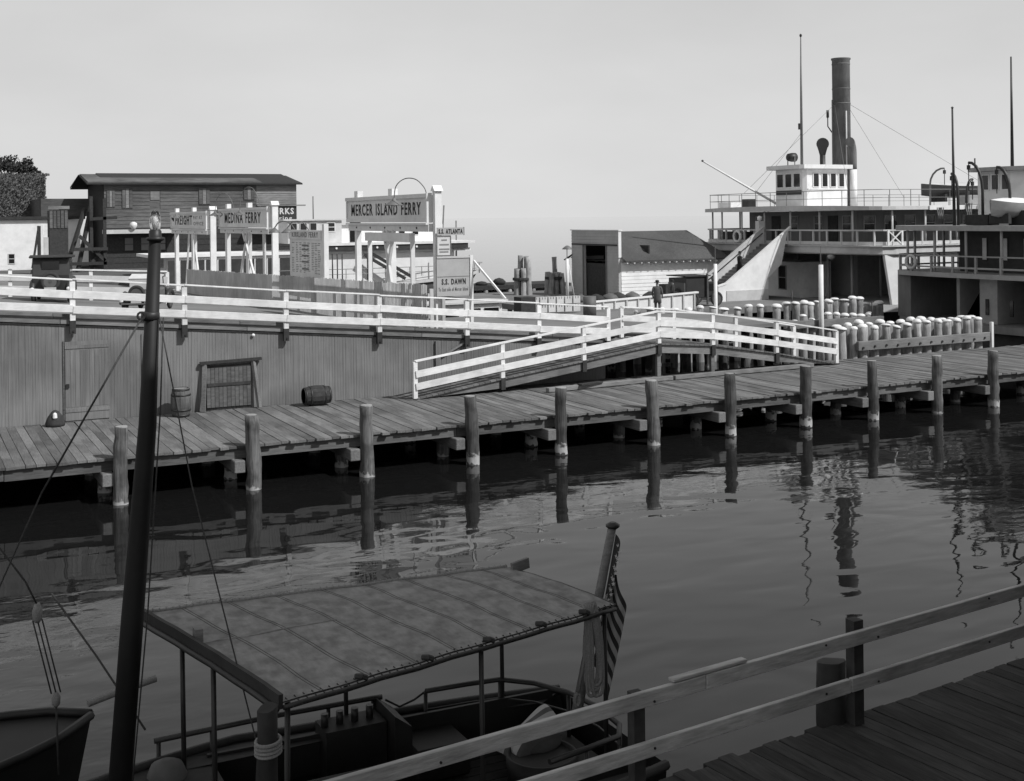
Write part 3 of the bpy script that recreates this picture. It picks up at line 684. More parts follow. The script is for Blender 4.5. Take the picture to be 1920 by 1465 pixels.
# stacked notched blocks on the wharf
BK = None
for i in range(7):
    for j in range(2):
        x, y = 28.5+i*.46, 55.8-.05*i
        mb = MB(); z = zd(x, y)+.42*j+.1
        mb.box(x, x+.4, y, y+.4, z, z+.24)
        for a in (0, .15, .3): mb.box(x+a, x+a+.1, y, y+.4, z+.24, z+.36)
        mb.build('stacked_block', 'offwhite', None, label='pale notched block, %s course of the wharf stack, %s from left' % (('lower', 'upper')[j], ORD[i]), cat='block', group='stacked notched blocks')
box('freight_box', 'dark_wood', None, 27.2, 28.0, 53.5, 54.3, zd(27, 54), zd(27, 54)+1.05, label='dark wooden freight box left of the stacked pale blocks', cat='box')
tube('drum', 'mid_paint', None, [(31.0, 53.4, zd(31, 53)), (31.0, 53.4, zd(31, 53)+.95)], .33, 14, label='grey drum standing in front of the stacked pale blocks', cat='drum')
# ================================================================== BACKGROUND BUILDINGS
def window(parent, plane, c, a0, a1, z0, z1, frame='ship_grey', pane='glass_dark', t=.06, mull=True):
    """plane 'x': face towards -x at x=c, a along y; plane 'y': face towards -y at y=c, a along x"""
    def bx(nm, mt, p, a, b_, za, zb_, d0, d1):
        return box(nm, mt, p, c-d1, c-d0, a, b_, za, zb_) if plane == 'x' else box(nm, mt, p, a, b_, c-d1, c-d0, za, zb_)
    f = bx('window', frame, parent, a0-t, a1+t, z0-t, z0, 0.004, .05)
    bx('pane', pane, f, a0, a1, z0, z1, .004, .02)
    bx('frame', frame, f, a0-t, a1+t, z1, z1+t, .004, .05)
    for a, b_ in ((a0-t, a0), (a1, a1+t)): bx('frame', frame, f, a, b_, z0+.001, z1-.001, .004, .05)
    if mull: bx('sash_bar', frame, f, a0, a1, (z0+z1)/2-.025, (z0+z1)/2+.025, .021, .04)
    return f
def boards(mb, plane, c, a0, a1, z0, z1, h, t=.03, holes=(), jit=.01):
    """horizontal lapped boards; holes = (a0,a1,z0,z1)"""
    z = z0
    while z < z1-.02:
        zt = min(z+h, z1); spans = [(a0, a1)]
        for ha0, ha1, hz0, hz1 in holes:
            if hz0 < (z+zt)/2 < hz1:
                ns = []
                for s0, s1_ in spans:
                    if ha0 > s0: ns.append((s0, min(ha0, s1_)))
                    if ha1 < s1_: ns.append((max(ha1, s0), s1_))
                spans = [q for q in ns if q[1]-q[0] > .02]
        for s0, s1_ in spans:
            d = t+random.uniform(0, jit)
            if plane == 'y': mb.hexa([(s0, c-d, z), (s1_, c-d, z), (s1_, c, z), (s0, c, z), (s0, c-d*.35, zt), (s1_, c-d*.35, zt), (s1_, c, zt), (s0, c, zt)])
            else: mb.hexa([(c-d, s0, z), (c-d, s1_, z), (c, s1_, z), (c, s0, z), (c-d*.35, s0, zt), (c-d*.35, s1_, zt), (c, s1_, zt), (c, s0, zt)])
        z = zt
# ---- white ferry shed with a square false front
sh = thing('ferry_shed', (45, 70.7, 2.1), 'white shed with a square clapboard false front, wide doorway and dark hipped roof', 'shed')
SX, Y0, Y1 = 41.5, 67.66, 73.8
DY0, DY1, DZ = 69.2, 72.15, 5.5
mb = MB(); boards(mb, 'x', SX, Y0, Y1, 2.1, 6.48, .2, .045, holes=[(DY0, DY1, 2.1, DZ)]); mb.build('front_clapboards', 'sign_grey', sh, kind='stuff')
fw = MB(); fw.box(SX, SX+.15, Y0, DY0, 2.1, 6.48); fw.box(SX, SX+.15, DY1, Y1, 2.1, 6.48); fw.box(SX, SX+.15, DY0, DY1, DZ, 6.48); fw.build('false_front', 'offwhite', sh)
box('doorway_interior', 'ship_dark', sh, SX+2.4, SX+2.5, Y0+.2, Y1-.2, 2.1, DZ)
box('floor', 'dark_wood', sh, SX+.16, SX+6, Y0+.11, Y1-.1, 2.1, 2.13)
box('door_track', 'dark_wood', sh, SX-.1, SX-.05, Y0+.1, Y1-.1, DZ+.02, DZ+.1)
for y in (DY0-.05, DY1+.05): box('door_jamb', 'sign_dark', sh, SX-.08, SX-.048, y-.06, y+.06, 2.1, DZ)
box('sliding_door', 'dark_wood', sh, SX+.2, SX+.27, DY0-.1, DY1+.1, 2.14, 4.3)
box('parapet_cap', 'white', sh, SX-.08, SX+.2, Y0-.1, Y1+.1, 6.48, 6.55)
box('front_return', 'white', sh, SX-.05, SX+.16, Y0-.05, Y0-.002, 4.75, 6.47)
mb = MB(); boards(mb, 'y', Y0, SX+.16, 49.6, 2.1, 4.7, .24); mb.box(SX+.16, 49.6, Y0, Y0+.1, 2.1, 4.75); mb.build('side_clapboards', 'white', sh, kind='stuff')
box('rear_wall', 'offwhite', sh, 49.5, 49.6, Y0+.11, Y1, 2.1, 4.7); box('far_wall', 'offwhite', sh, SX+.16, 49.49, Y1-.1, Y1, 2.1, 4.7)
e0, rdg = 4.68, 6.4; YM = (Y0+Y1)/2
rf = MB(); rf.add([(SX+.16, Y0-.55, e0-.12), (50., Y0-.55, e0-.12), (48.9, YM, rdg), (SX+.16, YM, rdg), (50., Y1+.55, e0-.12), (SX+.16, Y1+.55, e0-.12),
   (SX+.16, Y0-.55, e0-.22), (50., Y0-.55, e0-.22), (50., Y1+.55, e0-.22), (SX+.16, Y1+.55, e0-.22)],
   [(0, 1, 2, 3), (3, 2, 4, 5), (1, 4, 2), (0, 6, 7, 1), (1, 7, 8, 4), (6, 9, 8, 7)])
roof = rf.build('roof', 'shingle', sh)
for k in range(15): box('rafter_tail', 'white', roof, SX+.3+k*.54, SX+.37+k*.54, Y0-.52, Y0-.06, e0-.32, e0-.225)
MB().beam((SX-.3, Y1+.5, 4.45), (SX+.1, Y1+.02, 4.85), .4, .06).build('eave_end', 'dark_wood', sh)

# ---- old boat works
bo = thing('boat_works', (25, 116, 3.3), 'long weathered two-storey timber boat works with dark low roof and old sign', 'building')
BX0, BX1, BY = 16.1, 33.4, 112.
hol = [(20.0, 20.9, 8.7, 10.1)]
mb = MB(); boards(mb, 'y', BY, BX0, 29.6, 6.9, 10.9, .33, .05, hol); mb.build('upper_siding', 'old_siding', bo, kind='stuff')
mb = MB(); boards(mb, 'y', BY, 29.6, BX1, 8.7, 10.9, .2, .05); mb.build('light_siding', 'old_siding_light', bo, kind='stuff')
mb = MB(); boards(mb, 'y', BY, 29.6, BX1, 3.3, 8.7, .33, .05); boards(mb, 'y', BY, BX0, 29.6, 3.3, 6.9, .5, .04); mb.build('lower_siding', 'dark_wood', bo, kind='stuff')
box('wall', 'old_siding', bo, BX0, BX1, BY+.003, 122, 3.3, 10.9)
MB().pris_x([(BY, 10.95), (122, 10.95), (117, 11.9)], BX0+.02, BX1-.02).build('gable', 'dark_wood', bo)
box('end_wall', 'dark_wood', bo, BX0-.06, BX0-.004, BY+.2, 121.8, 3.3, 10.9)
rf = MB(); rf.add([(14.6, BY-.55, 10.85), (33.85, BY-.55, 10.85), (33.85, 117, 11.75), (14.6, 117, 11.75), (33.85, 123, 10.8), (14.6, 123, 10.8)], [(0, 1, 2, 3), (3, 2, 4, 5)])
rf.add([(14.6, BY-.55, 10.71), (33.85, BY-.55, 10.71), (33.85, 117, 11.62), (14.6, 117, 11.62), (33.85, 123, 10.66), (14.6, 123, 10.55)], [(3, 2, 1, 0), (5, 4, 2, 3)])
rf.add([(14.6, BY-.55, 10.71), (33.85, BY-.55, 10.71), (33.85, BY-.55, 10.85), (14.6, BY-.55, 10.85)], [(0, 1, 2, 3)])
rf.add([(14.6, BY-.55, 10.71), (14.6, BY-.55, 10.85), (14.6, 117, 11.75), (14.6, 117, 11.75), (14.6, 123, 10.8), (14.6, 123, 10.55)], [(0, 1, 2, 3), (3, 2, 4, 5)])
rf.build('roof', 'dark_wood', bo)
MB().prism([(14.7, 111.6), (30, 111.6), (30, 116.9), (14.7, 116.9)], lambda x, y: 10.84+(y-111.45)*.162, lambda x, y: 10.93+(y-111.45)*.162).build('roof_patch', 'old_siding', bo)
for a, b_, z0, z1, br in ((17.6, 18.5, 8.6, 10.4, 0), (20.0, 20.9, 8.7, 10.1, 1), (24.3, 25.3, 8.9, 10.4, 0), (28.4, 29.4, 9.3, 10.5, 0), (16.3, 17.0, 8.7, 10.2, 0)):
    if br:
        window(bo, 'y', BY+.06, a+.05, b_-.05, z0+.05, z1-.05, 'old_siding_light', 'glass_dark')
        box('shutter', 'old_siding_light', bo, a+.05, b_-.05, BY-.06, BY-.03, z0+.65, z1)
    else:
        s_ = box('boarded_window', 'old_siding', bo, a, b_, BY-.1, BY-.056, z0, z1)
        for q in range(3): box('shutter_board', 'old_siding_light' if q == 1 else 'old_siding', s_, a+.03+q*(b_-a)/3, a-.02+(q+1)*(b_-a)/3, BY-.125, BY-.1, z0+.05, z1-.05)
sb = box('painted_sign', 'dark_paint', bo, 29.7, 33.3, BY-.14, BY-.06, 7.15, 8.65)
lettering(sb, 'WORKS', (30.2, BY-.142, 7.95), (1, 0, 0), .6, 2.9, 'letter_light', .03)
lettering(sb, 'Repairing', (29.9, BY-.142, 7.25), (1, 0, 0), .55, 3.0, 'letter_light', .01)
box('sign_ledge', 'old_siding_light', bo, 29.6, 34.2, BY-.3, BY-.05, 8.72, 8.84)
box('canopy', 'offwhite', bo, 15.9, 22.2, BY-1.5, BY-.1, 6.4, 6.75)
box('canopy', 'offwhite', bo, 28.5, 33.4, BY-1.2, BY-.1, 6.6, 6.8)
for x, w2 in ((17.8, .7), (19.2, .7), (20.6, .7)):
    window(bo, 'y', BY-.04, x, x+w2, 4.9, 6.0, 'dark_wood', 'print_grey')
box('door', 'dark_wood', bo, 21.4, 22.4, BY-.1, BY-.045, 3.35, 5.6)
MB().lathe((18.3, BY-1.6, 7.0), [(.1, -.25), (.2, -.15), (.32, .1), (.3, .3), (.1, .42)], 12).build('gate_lamp', 'cap_white', bo, smooth=True)
tube('gate_lamp_post', 'metal_grey', bo, [(18.3, BY-1.6, 6.75), (18.3, BY-1.6, 6.9)], .05)
# skid frame and derrick in front of its left gable
dk_ = thing('derrick', (13.6, 108, 3.3), 'dark timber derrick frame leaning against the left end of the boat works', 'derrick')
for p, q in (((12.2, 107, 3.3), (14., 108.2, 8.6)), ((13.2, 107, 3.3), (14.5, 108.2, 8.8)), ((15.4, 107, 3.3), (15.4, 107, 9.4)), ((14.4, 107.5, 3.3), (14.4, 107.5, 9.6)), ((12.9, 106.8, 5.2), (15.6, 106.8, 5.2)), ((14.2, 107, 7.7), (16.4, 107, 7.8)), ((12.6, 107, 4.0), (16.2, 107, 4.0)), ((14.4, 107.3, 4.1), (15.4, 107.3, 5.1)), ((13.4, 107, 6.3), (15.4, 107, 4.2))):
    beam('timber', 'dark_wood', dk_, p, q, .26, .26)
# boarded hoist tower by the white warehouse
ho = thing('hoist_tower', (10.8, 103, 3.3), 'dark boarded hoist tower standing before the white warehouse', 'tower')
box('shaft', 'dark_wood', ho, 10.6, 12.0, 102.6, 104, 3.3, 8.4)
for k in range(5): box('slat', 'old_siding', ho, 10.62+k*.28, 10.84+k*.28, 102.54, 102.598, 7.0, 8.45)
box('cross_board', 'old_siding_light', ho, 10.5, 12.1, 102.45, 102.6, 8.5, 8.75)
box('leg', 'dark_wood', ho, 9.7, 9.95, 102.5, 102.7, 3.3, 7.2); beam('leg', 'dark_wood', ho, (9.2, 102.4, 3.3), (9.8, 102.4, 7.2), .16, .16)
box('pale_panel', 'offwhite', ho, 10.15, 10.5, 102.45, 102.55, 3.9, 6.3); box('pale_panel', 'white', ho, 10.05, 10.2, 102.4, 102.5, 6.5, 7.3)
# white warehouse and the ivy-grown bank above
wh = thing('warehouse', (6, 120, 3.3), 'plain white warehouse wall with one tiny window at the left edge', 'building')
box('wall', 'white', wh, -12, 14.6, 116, 126, 3.3, 7.7); box('roof', 'dark_wood', wh, -12.2, 15.0, 115.7, 126.3, 7.72, 8.0)
window(wh, 'y', 116, 8.6, 9.05, 3.9, 4.7, 'offwhite', 'glass_dark')
box('annex', 'old_siding', wh, 11.5, 16.2, 118, 128, 8.0, 9.6)
def leafmass(name, label, cat, n, fn, size, mt='foliage', parent=None, kind=None):
    mb = MB()
    for i in range(n):
        p = Vector(fn()); a = Vector((random.gauss(0, 1), random.gauss(0, 1), random.gauss(0, 1))).normalized(); b2 = a.orthogonal().normalized(); c2 = a.cross(b2)
        s_ = size*random.uniform(.5, 1.4); mb.add([p-b2*s_, p+c2*s_*.6, p+b2*s_, p-c2*s_*.6], [(0, 1, 2, 3)])
    return mb.build(name, mt, parent, kind=kind, label=label, cat=cat)
iv = thing('ivy_hedge', (4, 127.5, 8), 'tall block of dark clipped ivy behind the white warehouse', 'hedge')
box('core', 'ivy', iv, -10, 12.6, 127.3, 130, 3.3, 12.1)
def ivf():
    if random.random() < .6: return (random.uniform(-6, 12.8), 127.2-random.random()**2*.7, random.uniform(8, 12.1)+random.gauss(0, .08))
    if random.random() < .6: return (random.uniform(-6, 13.2), random.uniform(127, 130), 12.05+abs(random.gauss(0, .1)))
    return (12.6+abs(random.gauss(0, .13)), random.uniform(127, 130), random.uniform(8, 12.1))
leafmass('leaves', None, None, 12000, ivf, .1, mt='ivy', parent=iv, kind='stuff')
def tree(name, x, y, z0, h, r, label, n=2600):
    t = thing(name, (x, y, z0), label, 'tree')
    tk = tube('trunk', 'bark', t, [(x, y, z0), (x+.1, y, z0+h*.4), (x-.1, y, z0+h*.9)], [.35, .25, .06], 8)
    cl = [(x+random.gauss(0, r*.5), y+random.gauss(0, r*.45), z0+h*random.uniform(.78, 1.), r*random.uniform(.25, .45)) for _ in range(16)]
    for c in cl[:7]: tube('limb', 'bark', t, [(x, y, z0+h*.4), ((x+c[0])/2, (y+c[1])/2, (z0+h*.45+c[2])/2), c[:3]], [.16, .1, .03], 6)
    def f():
        c = random.choice(cl); d = Vector((random.gauss(0, 1), random.gauss(0, 1), random.gauss(0, .8))).normalized()*c[3]*random.random()**.4
        return (c[0]+d.x, c[1]+d.y, c[2]+d.z)
    leafmass('crown', None, None, n, f, .14, parent=t); return t
tree('tree', 9.9, 133, 8, 6.3, 1.7, 'larger dark tree above the ivy hedge at the left edge', 2600)
tree('tree', 12.0, 132.5, 8, 5.1, .8, 'smaller dark tree above the ivy hedge, right of the larger one', 1200)
tree('tree', 5.6, 134, 8, 6.0, 2.0, 'dark tree cut off by the left edge above the hedge', 1200)

# ================================================================== FERRIES
def outline(xa, xb, y0, y1, bow=.6, ch=1.6):
    yc = (y0+y1)/2
    return [(xb, y0), (xa+ch, y0), (xa+.45*ch, y0+.12*ch), (xa+.12*ch, y0+.45*ch), (xa-bow*.45, (y0*2+yc)/3), (xa-bow*.85, (y0+yc*2)/3), (xa-bow, yc),
            (xa-bow*.85, (y1+yc*2)/3), (xa-bow*.45, (y1*2+yc)/3), (xa+.12*ch, y1-.45*ch), (xa+.45*ch, y1-.12*ch), (xa+ch, y1), (xb, y1)]
def along(pts, step):
    out = []; acc = 0
    for (a, b_) in zip(pts[:-1], pts[1:]):
        a, b_ = Vector(a), Vector(b_); L_ = (b_-a).length; s_ = (step-acc) if out else 0
        while s_ <= L_: out.append(a.lerp(b_, s_/L_)); s_ += step
        acc = L_-(s_-step)
    return out
def rail(parent, pts, z, h, step, mt, rtop=.06, wide=.12, low=None, lowh=.1, pw=.09, tubular=False, nm='railing'):
    P = [(p[0], p[1]) for p in pts]
    mb = MB()
    for a, b_ in zip(P[:-1], P[1:]):
        if tubular: mb.tube([(a[0], a[1], z+h), (b_[0], b_[1], z+h)], rtop, 6)
        else: mb.beam((a[0], a[1], z+h-rtop/2), (b_[0], b_[1], z+h-rtop/2), wide, rtop)
    r_ = mb.build(nm, mt, parent)
    for lz in (low or []):
        mb = MB()
        for a, b_ in zip(P[:-1], P[1:]):
            if tubular: mb.tube([(a[0], a[1], z+lz), (b_[0], b_[1], z+lz)], rtop*.8, 6)
            else: mb.beam((a[0], a[1], z+lz), (b_[0], b_[1], z+lz), .05, lowh)
        mb.build('lower_rail', mt, r_)
    for p in along([(q[0], q[1], 0) for q in P], step):
        if tubular: MB().tube([(p.x, p.y, z), (p.x, p.y, z+h-rtop)], pw, 6).build('rail_post', mt, r_)
        else: MB().box(p.x-pw/2, p.x+pw/2, p.y-pw/2, p.y+pw/2, z, z+h-rtop-.001).build('rail_post', mt, r_)
    return r_
def davit(parent, base, h, out, mt='metal_grey', r=.06):
    b0 = Vector(base); o = Vector(out)
    pts = [b0, b0+V(0, 0, h*.55)]+[b0+V(0, 0, h*.55)+o*(1-math.cos(R(a)))*.75+V(0, 0, h*.45*math.sin(R(a))) for a in (20, 40, 60, 80, 95)]
    d = tube('davit', mt, parent, pts, r, 8)
    e = pts[-1]; tube('fall_rope', 'rope_dark', d, [e, e-V(0, 0, h*.45)], .025, 5)
    box('block', 'dark_wood', d, e.x-.07, e.x+.07, e.y-.06, e.y+.06, e.z-.35, e.z-.12); return d
def lifeboat(parent, c, L_, wd, h, mt='offwhite', cover='offwhite'):
    cx, cy, cz = c; n = 10
    def f(u, v):
        t = u*2-1; w_ = wd/2*(1-abs(t)**2.6); a = math.pi*v
        return (cx+t*L_/2, cy-math.cos(a)*max(w_, .01), cz+h*(1-math.sin(a)**.7)+.22*t*t*h)
    def g(u, v):
        t = u*2-1; w_ = wd/2*(1-abs(t)**2.6); s_ = v*2-1
        return (cx+t*L_/2, cy+s_*max(w_, .01), cz+h+.22*t*t*h+.28*(1-s_*s_)*(1-t*t)+.01)
    b0 = MB().grid(f, 16, 8).build('lifeboat', mt, parent, smooth=True)
    MB().grid(g, 16, 6).build('boat_cover', cover, b0, smooth=True)
    for t in (-.55, .55): box('chock', 'dark_wood', b0, cx+t*L_/2-.1, cx+t*L_/2+.1, cy-wd*.4, cy+wd*.4, cz-.25, cz+.25)
    return b0
def life_ring(parent, c, r, ax1, ax2, mt='white'):
    mb = MB(); torus(mb, c, r, r*.24, ax1, ax2, 20, 8); return mb.build('life_ring', mt, parent, smooth=True)
def cowl(parent, x, y, z, h, r, mt='metal_dark', face=(-1, 0, 0)):
    f = Vector(face)
    pts = [V(x, y, z), V(x, y, z+h*.7), V(x, y, z+h*.85)+f*r*.25, V(x, y, z+h*.97)+f*r*1.1, V(x, y, z+h)+f*r*1.9]
    c_ = MB().tube(pts, [r, r, r*1.15, r*1.7, r*2.], 12).build('ventilator', mt, parent, smooth=True)
    return c_
# ---------- ferry 1: steam ferry with tall funnel
f1 = thing('steam_ferry', (60, 63.8, 0), 'white steam ferry with tall dark funnel and high pilothouse, open car deck towards the slip', 'ferry')
FA, FB, FY0, FY1 = 51.4, 92., 55., 72.9; YC = 63.95
ho1 = outline(FA+1.2, FB, FY0+1., FY1-1., 1.6, 2.5)
MB().prism(ho1, -.5, 1.55).build('hull', 'ship_dark', f1)
MB().prism(outline(FA, FB, FY0, FY1), 1.56, 1.98).build('guard_deck', 'offwhite', f1)
MB().prism(outline(FA+.02, FB, FY0+.02, FY1-.02), 5.0, 5.42).build('upper_deck', 'offwhite', f1)
MB().prism(outline(FA-.1, FB, FY0-.1, FY1+.1), 5.422, 5.5).build('deck_moulding', 'offwhite', f1)
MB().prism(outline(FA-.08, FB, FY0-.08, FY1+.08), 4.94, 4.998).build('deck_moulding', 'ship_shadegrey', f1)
# side houses on the car deck
for y0, y1 in ((FY0+.06, FY0+.24), (FY1-.24, FY1-.06)):
    MB().pris_y([(FA+1.3, 1.985), (FB, 1.985), (FB, 4.935), (FA+.75, 4.935)], y0, y1).build('side_house', 'white', f1)
box('engine_casing', 'ship_grey', f1, FA+5, FB-1, YC-1.9, YC+1.9, 1.985, 4.93)
box('inner_bulkhead', 'ship_dark', f1, FA+24, FA+24.2, FY0+2.5, FY1-2.5, 1.99, 4.93)
for x in (FA+1.6, FA+6): 
    for y in (58.8, 61.0, 66.6, 69.2): tube('deck_pillar', 'ship_grey', f1, [(x, y, 1.99), (x, y, 4.93)], .09, 8)
# booth with cut corner on the car deck
bt = MB().pris_x([(62.8, 1.99), (66.3, 1.99), (66.3, 3.4), (65.5, 4.3), (62.8, 4.3)], FA+.9, FA+3.4).build('deck_booth', 'white', f1)
window(bt, 'x', FA+.9, 64.3, 65.0, 2.5, 4.0, 'ship_grey', 'glass_dark')
box('booth_trim', 'ship_dark', bt, FA+.84, FA+.898, 66.2, 66.32, 2.0, 3.4)
for k in range(3):
    o = MB().lathe((FA-.3, 58.5+k*4.9, 4.86), [(.04, .08), (.22, .03), (.26, -.07), (.16, -.2), (.03, -.24)], 12).build('deck_lamp', 'ship_grey', f1, smooth=True)
MB().lathe((FA-.1, FY1-.6, 4.92), [(.05, .3), (.28, .16), (.34, 0), (.26, -.2), (.05, -.3)], 12).build('end_lamp', 'cap_white', f1, smooth=True)
# upper deck cabin
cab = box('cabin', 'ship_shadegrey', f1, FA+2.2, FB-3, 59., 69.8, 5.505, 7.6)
for y in (59.5, 62.2, 64.6, 68.3): window(cab, 'x', FA+2.2, y, y+.7, 6.3, 7.25, 'ship_grey', 'glass_dark')
box('cabin_door', 'dark_wood', cab, FA+2.14, FA+2.195, 66.4, 67.3, 5.52, 7.3); box('cabin_door', 'dark_wood', cab, FA+2.14, FA+2.195, 60.7, 61.6, 5.52, 7.3)
x = FA+2.8
while x < FB-5:
    window(cab, 'y', 59., x, x+.85, 6.3, 7.25, 'ship_grey', 'glass_dark'); x += 1.7
# roof
MB().prism(outline(FA-.05, FB, FY0-.05, FY1+.05), 7.62, lambda x, y: 7.84+.12*(1-((y-YC)/8.8)**2)).build('roof_deck', 'offwhite', f1)
MB().prism([(FA+4.2, FY0-.13), (FA+7., FY0-.13), (FA+7, FY0-.06), (FA+4.2, FY0-.06)], 7.6, 7.86).build('roof_trim', 'white', f1)
MB().prism([(FA+8.2, FY0-.13), (FA+30, FY0-.13), (FA+30, FY0-.06), (FA+8.2, FY0-.06)], 7.6, 7.86).build('roof_trim', 'white', f1)
ol = outline(FA+.12, FB, FY0+.12, FY1-.12)
rail(f1, ol, 5.5, .95, 1.15, 'offwhite', .09, .14, [.12], .2, .1)
for p in along([(q[0], q[1], 0) for q in outline(FA+.25, FB, FY0+.25, FY1-.25)], 2.6): tube('roof_stanchion', 'offwhite', f1, [(p.x, p.y, 5.5), (p.x, p.y, 7.62)], .06, 8)
rail(f1, outline(FA+.2, FB-4, FY0+.2, FY1-.2), 7.86, .98, 1.6, 'metal_grey', .022, low=[.5], pw=.022, tubular=True, nm='roof_railing')
# crossed panel in the near corner of the railing
xp = box('crossed_panel', 'white', f1, FA+1.0, FA+1.12, FY0+.04, FY0+.115, 5.51, 6.42); box('panel_post', 'white', xp, FA+2.1, FA+2.22, FY0+.04, FY0+.115, 5.51, 6.42)
beam('cross_bar', 'white', xp, (FA+1.12, FY0+.07, 5.6), (FA+2.1, FY0+.07, 6.35), .05, .07); beam('cross_bar', 'white', xp, (FA+1.12, FY0+.085, 6.35), (FA+2.1, FY0+.085, 5.6), .05, .07)
life_ring(f1, (FA-.55, 67.6, 5.95), .36, (0, 1, 0), (0, 0, 1))
# pilothouse
PX0, PX1, PY0, PY1 = FA+.95, FA+4.5, 62.4, 65.5
ph = MB().prism([(PX0+.2, PY0), (PX1, PY0), (PX1, PY1), (PX0+.2, PY1), (PX0, PY1-.2), (PX0, PY0+.2)], 7.9, 10.35).build('pilothouse', 'white', f1)
MB().prism([(PX0-.3, PY0-.35), (PX1+.2, PY0-.35), (PX1+.2, PY1+.4), (PX0-.3, PY1+.4), (PX0-.5, PY1+.1), (PX0-.5, PY0-.1)], 10.36, 10.62).build('pilothouse_roof', 'white', ph)
for y in (PY0+.4, PY0+1.25, PY0+2.1): window(ph, 'x', PX0, y, y+.62, 9.2, 10.05, 'white', 'glass_dark', .05, False)
for x in (PX0+.72, PX0+1.45, PX0+2.15, PX0+2.85): window(ph, 'y', PY0, x, x+.42, 9.2, 10.05, 'white', 'glass_dark', .05, False)
box('name_board', 'dark_paint', ph, PX0-.07, PX0-.01, PY0+.3, PY1-.3, 8.7, 8.98)
box('belt_rail', 'white', ph, PX0+.25, PX1-.02, PY0-.06, PY0-.004, 9.0, 9.08)
sl = MB().lathe((PX0+.1, 63.75, 11.15), [(.1, -.35), (.24, -.3), (.3, 0), (.3, .25), (.26, .3)], 14, 'x').build('searchlight', 'metal_dark', f1, smooth=True)
for y in (63.4, 64.1): beam('yoke', 'metal_grey', sl, (PX0+.05, y, 10.62), (PX0+.05, y, 11.2), .05, .05)
ms = tube('mast', 'metal_grey', f1, [(PX0+.97, 63.8, 10.6), (PX0+.98, 63.8, 15), (PX0+1., 63.8, 19.1)], [.1, .075, .035], 8)
MB().lathe((PX0+1., 63.8, 19.1), [(.03, 0), (.09, .06), (.07, .18), (.01, .22)], 8).build('truck', 'metal_dark', ms, smooth=True)
box('mast_light', 'metal_dark', ms, PX0+.76, PX0+.9, 63.72, 63.88, 13.0, 13.4)
# jackstaff leaning out over the bow
js = tube('jackstaff', 'white', f1, [(FA+1.3, 65.6, 8.1), (FA-4.6, 65.8, 10.95)], [.09, .05], 8)
MB().lathe((FA-4.6, 65.8, 10.95), [(.04, -.05), (.09, 0), (.04, .08)], 8).build('knob', 'metal_dark', js)
# funnel
FXC, FYC = 57.9, 65.1
fn = MB().lathe((FXC, FYC, 7.9), [(.6, 0), (.6, 10.), (.66, 10.08), (.66, 10.16), (.56, 10.16), (.54, 9.0)], 28).build('funnel', 'funnel', f1, smooth=True)
for z, r in ((8.0, .7), (15.9, .62), (14.9, .625), (17.6, .62)): MB().lathe((FXC, FYC, z), [(r-.05, 0), (r, .02), (r, .1), (r-.05, .12)], 28).build('funnel_band', 'funnel', fn, smooth=True)
tube('steam_pipe', 'offwhite', fn, [(FXC-.25, FYC-.75, 7.9), (FXC-.25, FYC-.75, 14.4)], .05, 8)
tube('steam_pipe', 'metal_grey', fn, [(FXC-.72, FYC+.1, 7.9), (FXC-.72, FYC+.1, 15.2)], .045, 8)
wp = tube('whistle_pipe', 'metal_dark', fn, [(FXC-.6, FYC+.3, 13.), (FXC-.95, FYC+.3, 13.4), (FXC-.95, FYC+.3, 14.)], .04, 6)
tube('whistle', 'metal_dark', wp, [(FXC-.95, FYC+.3, 14.), (FXC-.95, FYC+.3, 14.5)], .09, 8)
cw = tube('ventilator', 'metal_dark', f1, [(56.2, 65.1, 7.9), (56.2, 65.1, 11.5)], .19, 12)
fd = V(-.62, -.78, .05).normalized()
MB().tube([V(56.2, 65.1, 11.4), V(56.22, 65.12, 11.75), V(56.2, 65.1, 12.05)+fd*.12, V(56.2, 65.1, 12.13)+fd*.34, V(56.2, 65.1, 12.13)+fd*.4], [.19, .28, .38, .42, .42], 16).build('cowl_mouth', 'metal_dark', cw, smooth=True)
c2_ = MB().tube([(57.9, 64., 7.9), (57.9, 64., 10.4)], .24, 14).build('ventilator', 'white', f1, smooth=True)
MB().tube(smooth([(57.9, 64., 10.4), (57.9, 64., 11.5), (57.8, 63.95, 11.95), (57.6, 63.85, 12.2), (57.35, 63.7, 12.25)], 3), [.24]*8+[.26, .27, .29, .3, .32], 14).build('cowl', 'funnel', c2_, smooth=True)
for a, b_ in (((FXC-.6, FYC, 14.9), (FA+.4, 68, 8.9)), ((FXC+.6, FYC-.2, 14.9), (FA+13, 57.2, 8.5)), ((FXC+.5, FYC, 14.9), (FA+14, 67, 8.5)), ((FXC-.6, FYC, 14.9), (FA+.6, 58, 8.9)), ((PX0+.98, 63.8, 12.8), (FA+.2, 66.5, 8.9))):
    tube('guy_wire', 'metal_grey', f1, [a, b_], .011, 5)
lifeboat(f1, (FA+10.2, 58.3, 8.35), 6.5, 1.7, .75, 'ship_dark', 'offwhite'); davit(f1, (FA+6.9, 57.5, 7.9), 2.3, (.5, -1., 0)); davit(f1, (FA+13.6, 57.5, 7.9), 2.3, (-.3, -1.0, 0))
box('roof_locker', 'ship_grey', f1, FA+8.6, FA+10.8, 56, 56.9, 7.88, 8.5)
lifeboat(f1, (FA+20, 58.3, 8.35), 6.5, 1.7, .75, 'offwhite', 'offwhite')
box('anchor_windlass', 'metal_dark', f1, FA+1.2, FA+1.8, 68.6, 69.3, 7.88, 8.5); box('roof_locker', 'white', f1, FA+.9, FA+1.8, 70.2, 71.6, 7.88, 8.3)
box('deck_bench', 'ship_dark', f1, FA+1.1, FA+1.7, 68.7, 71.6, 5.51, 6.25)
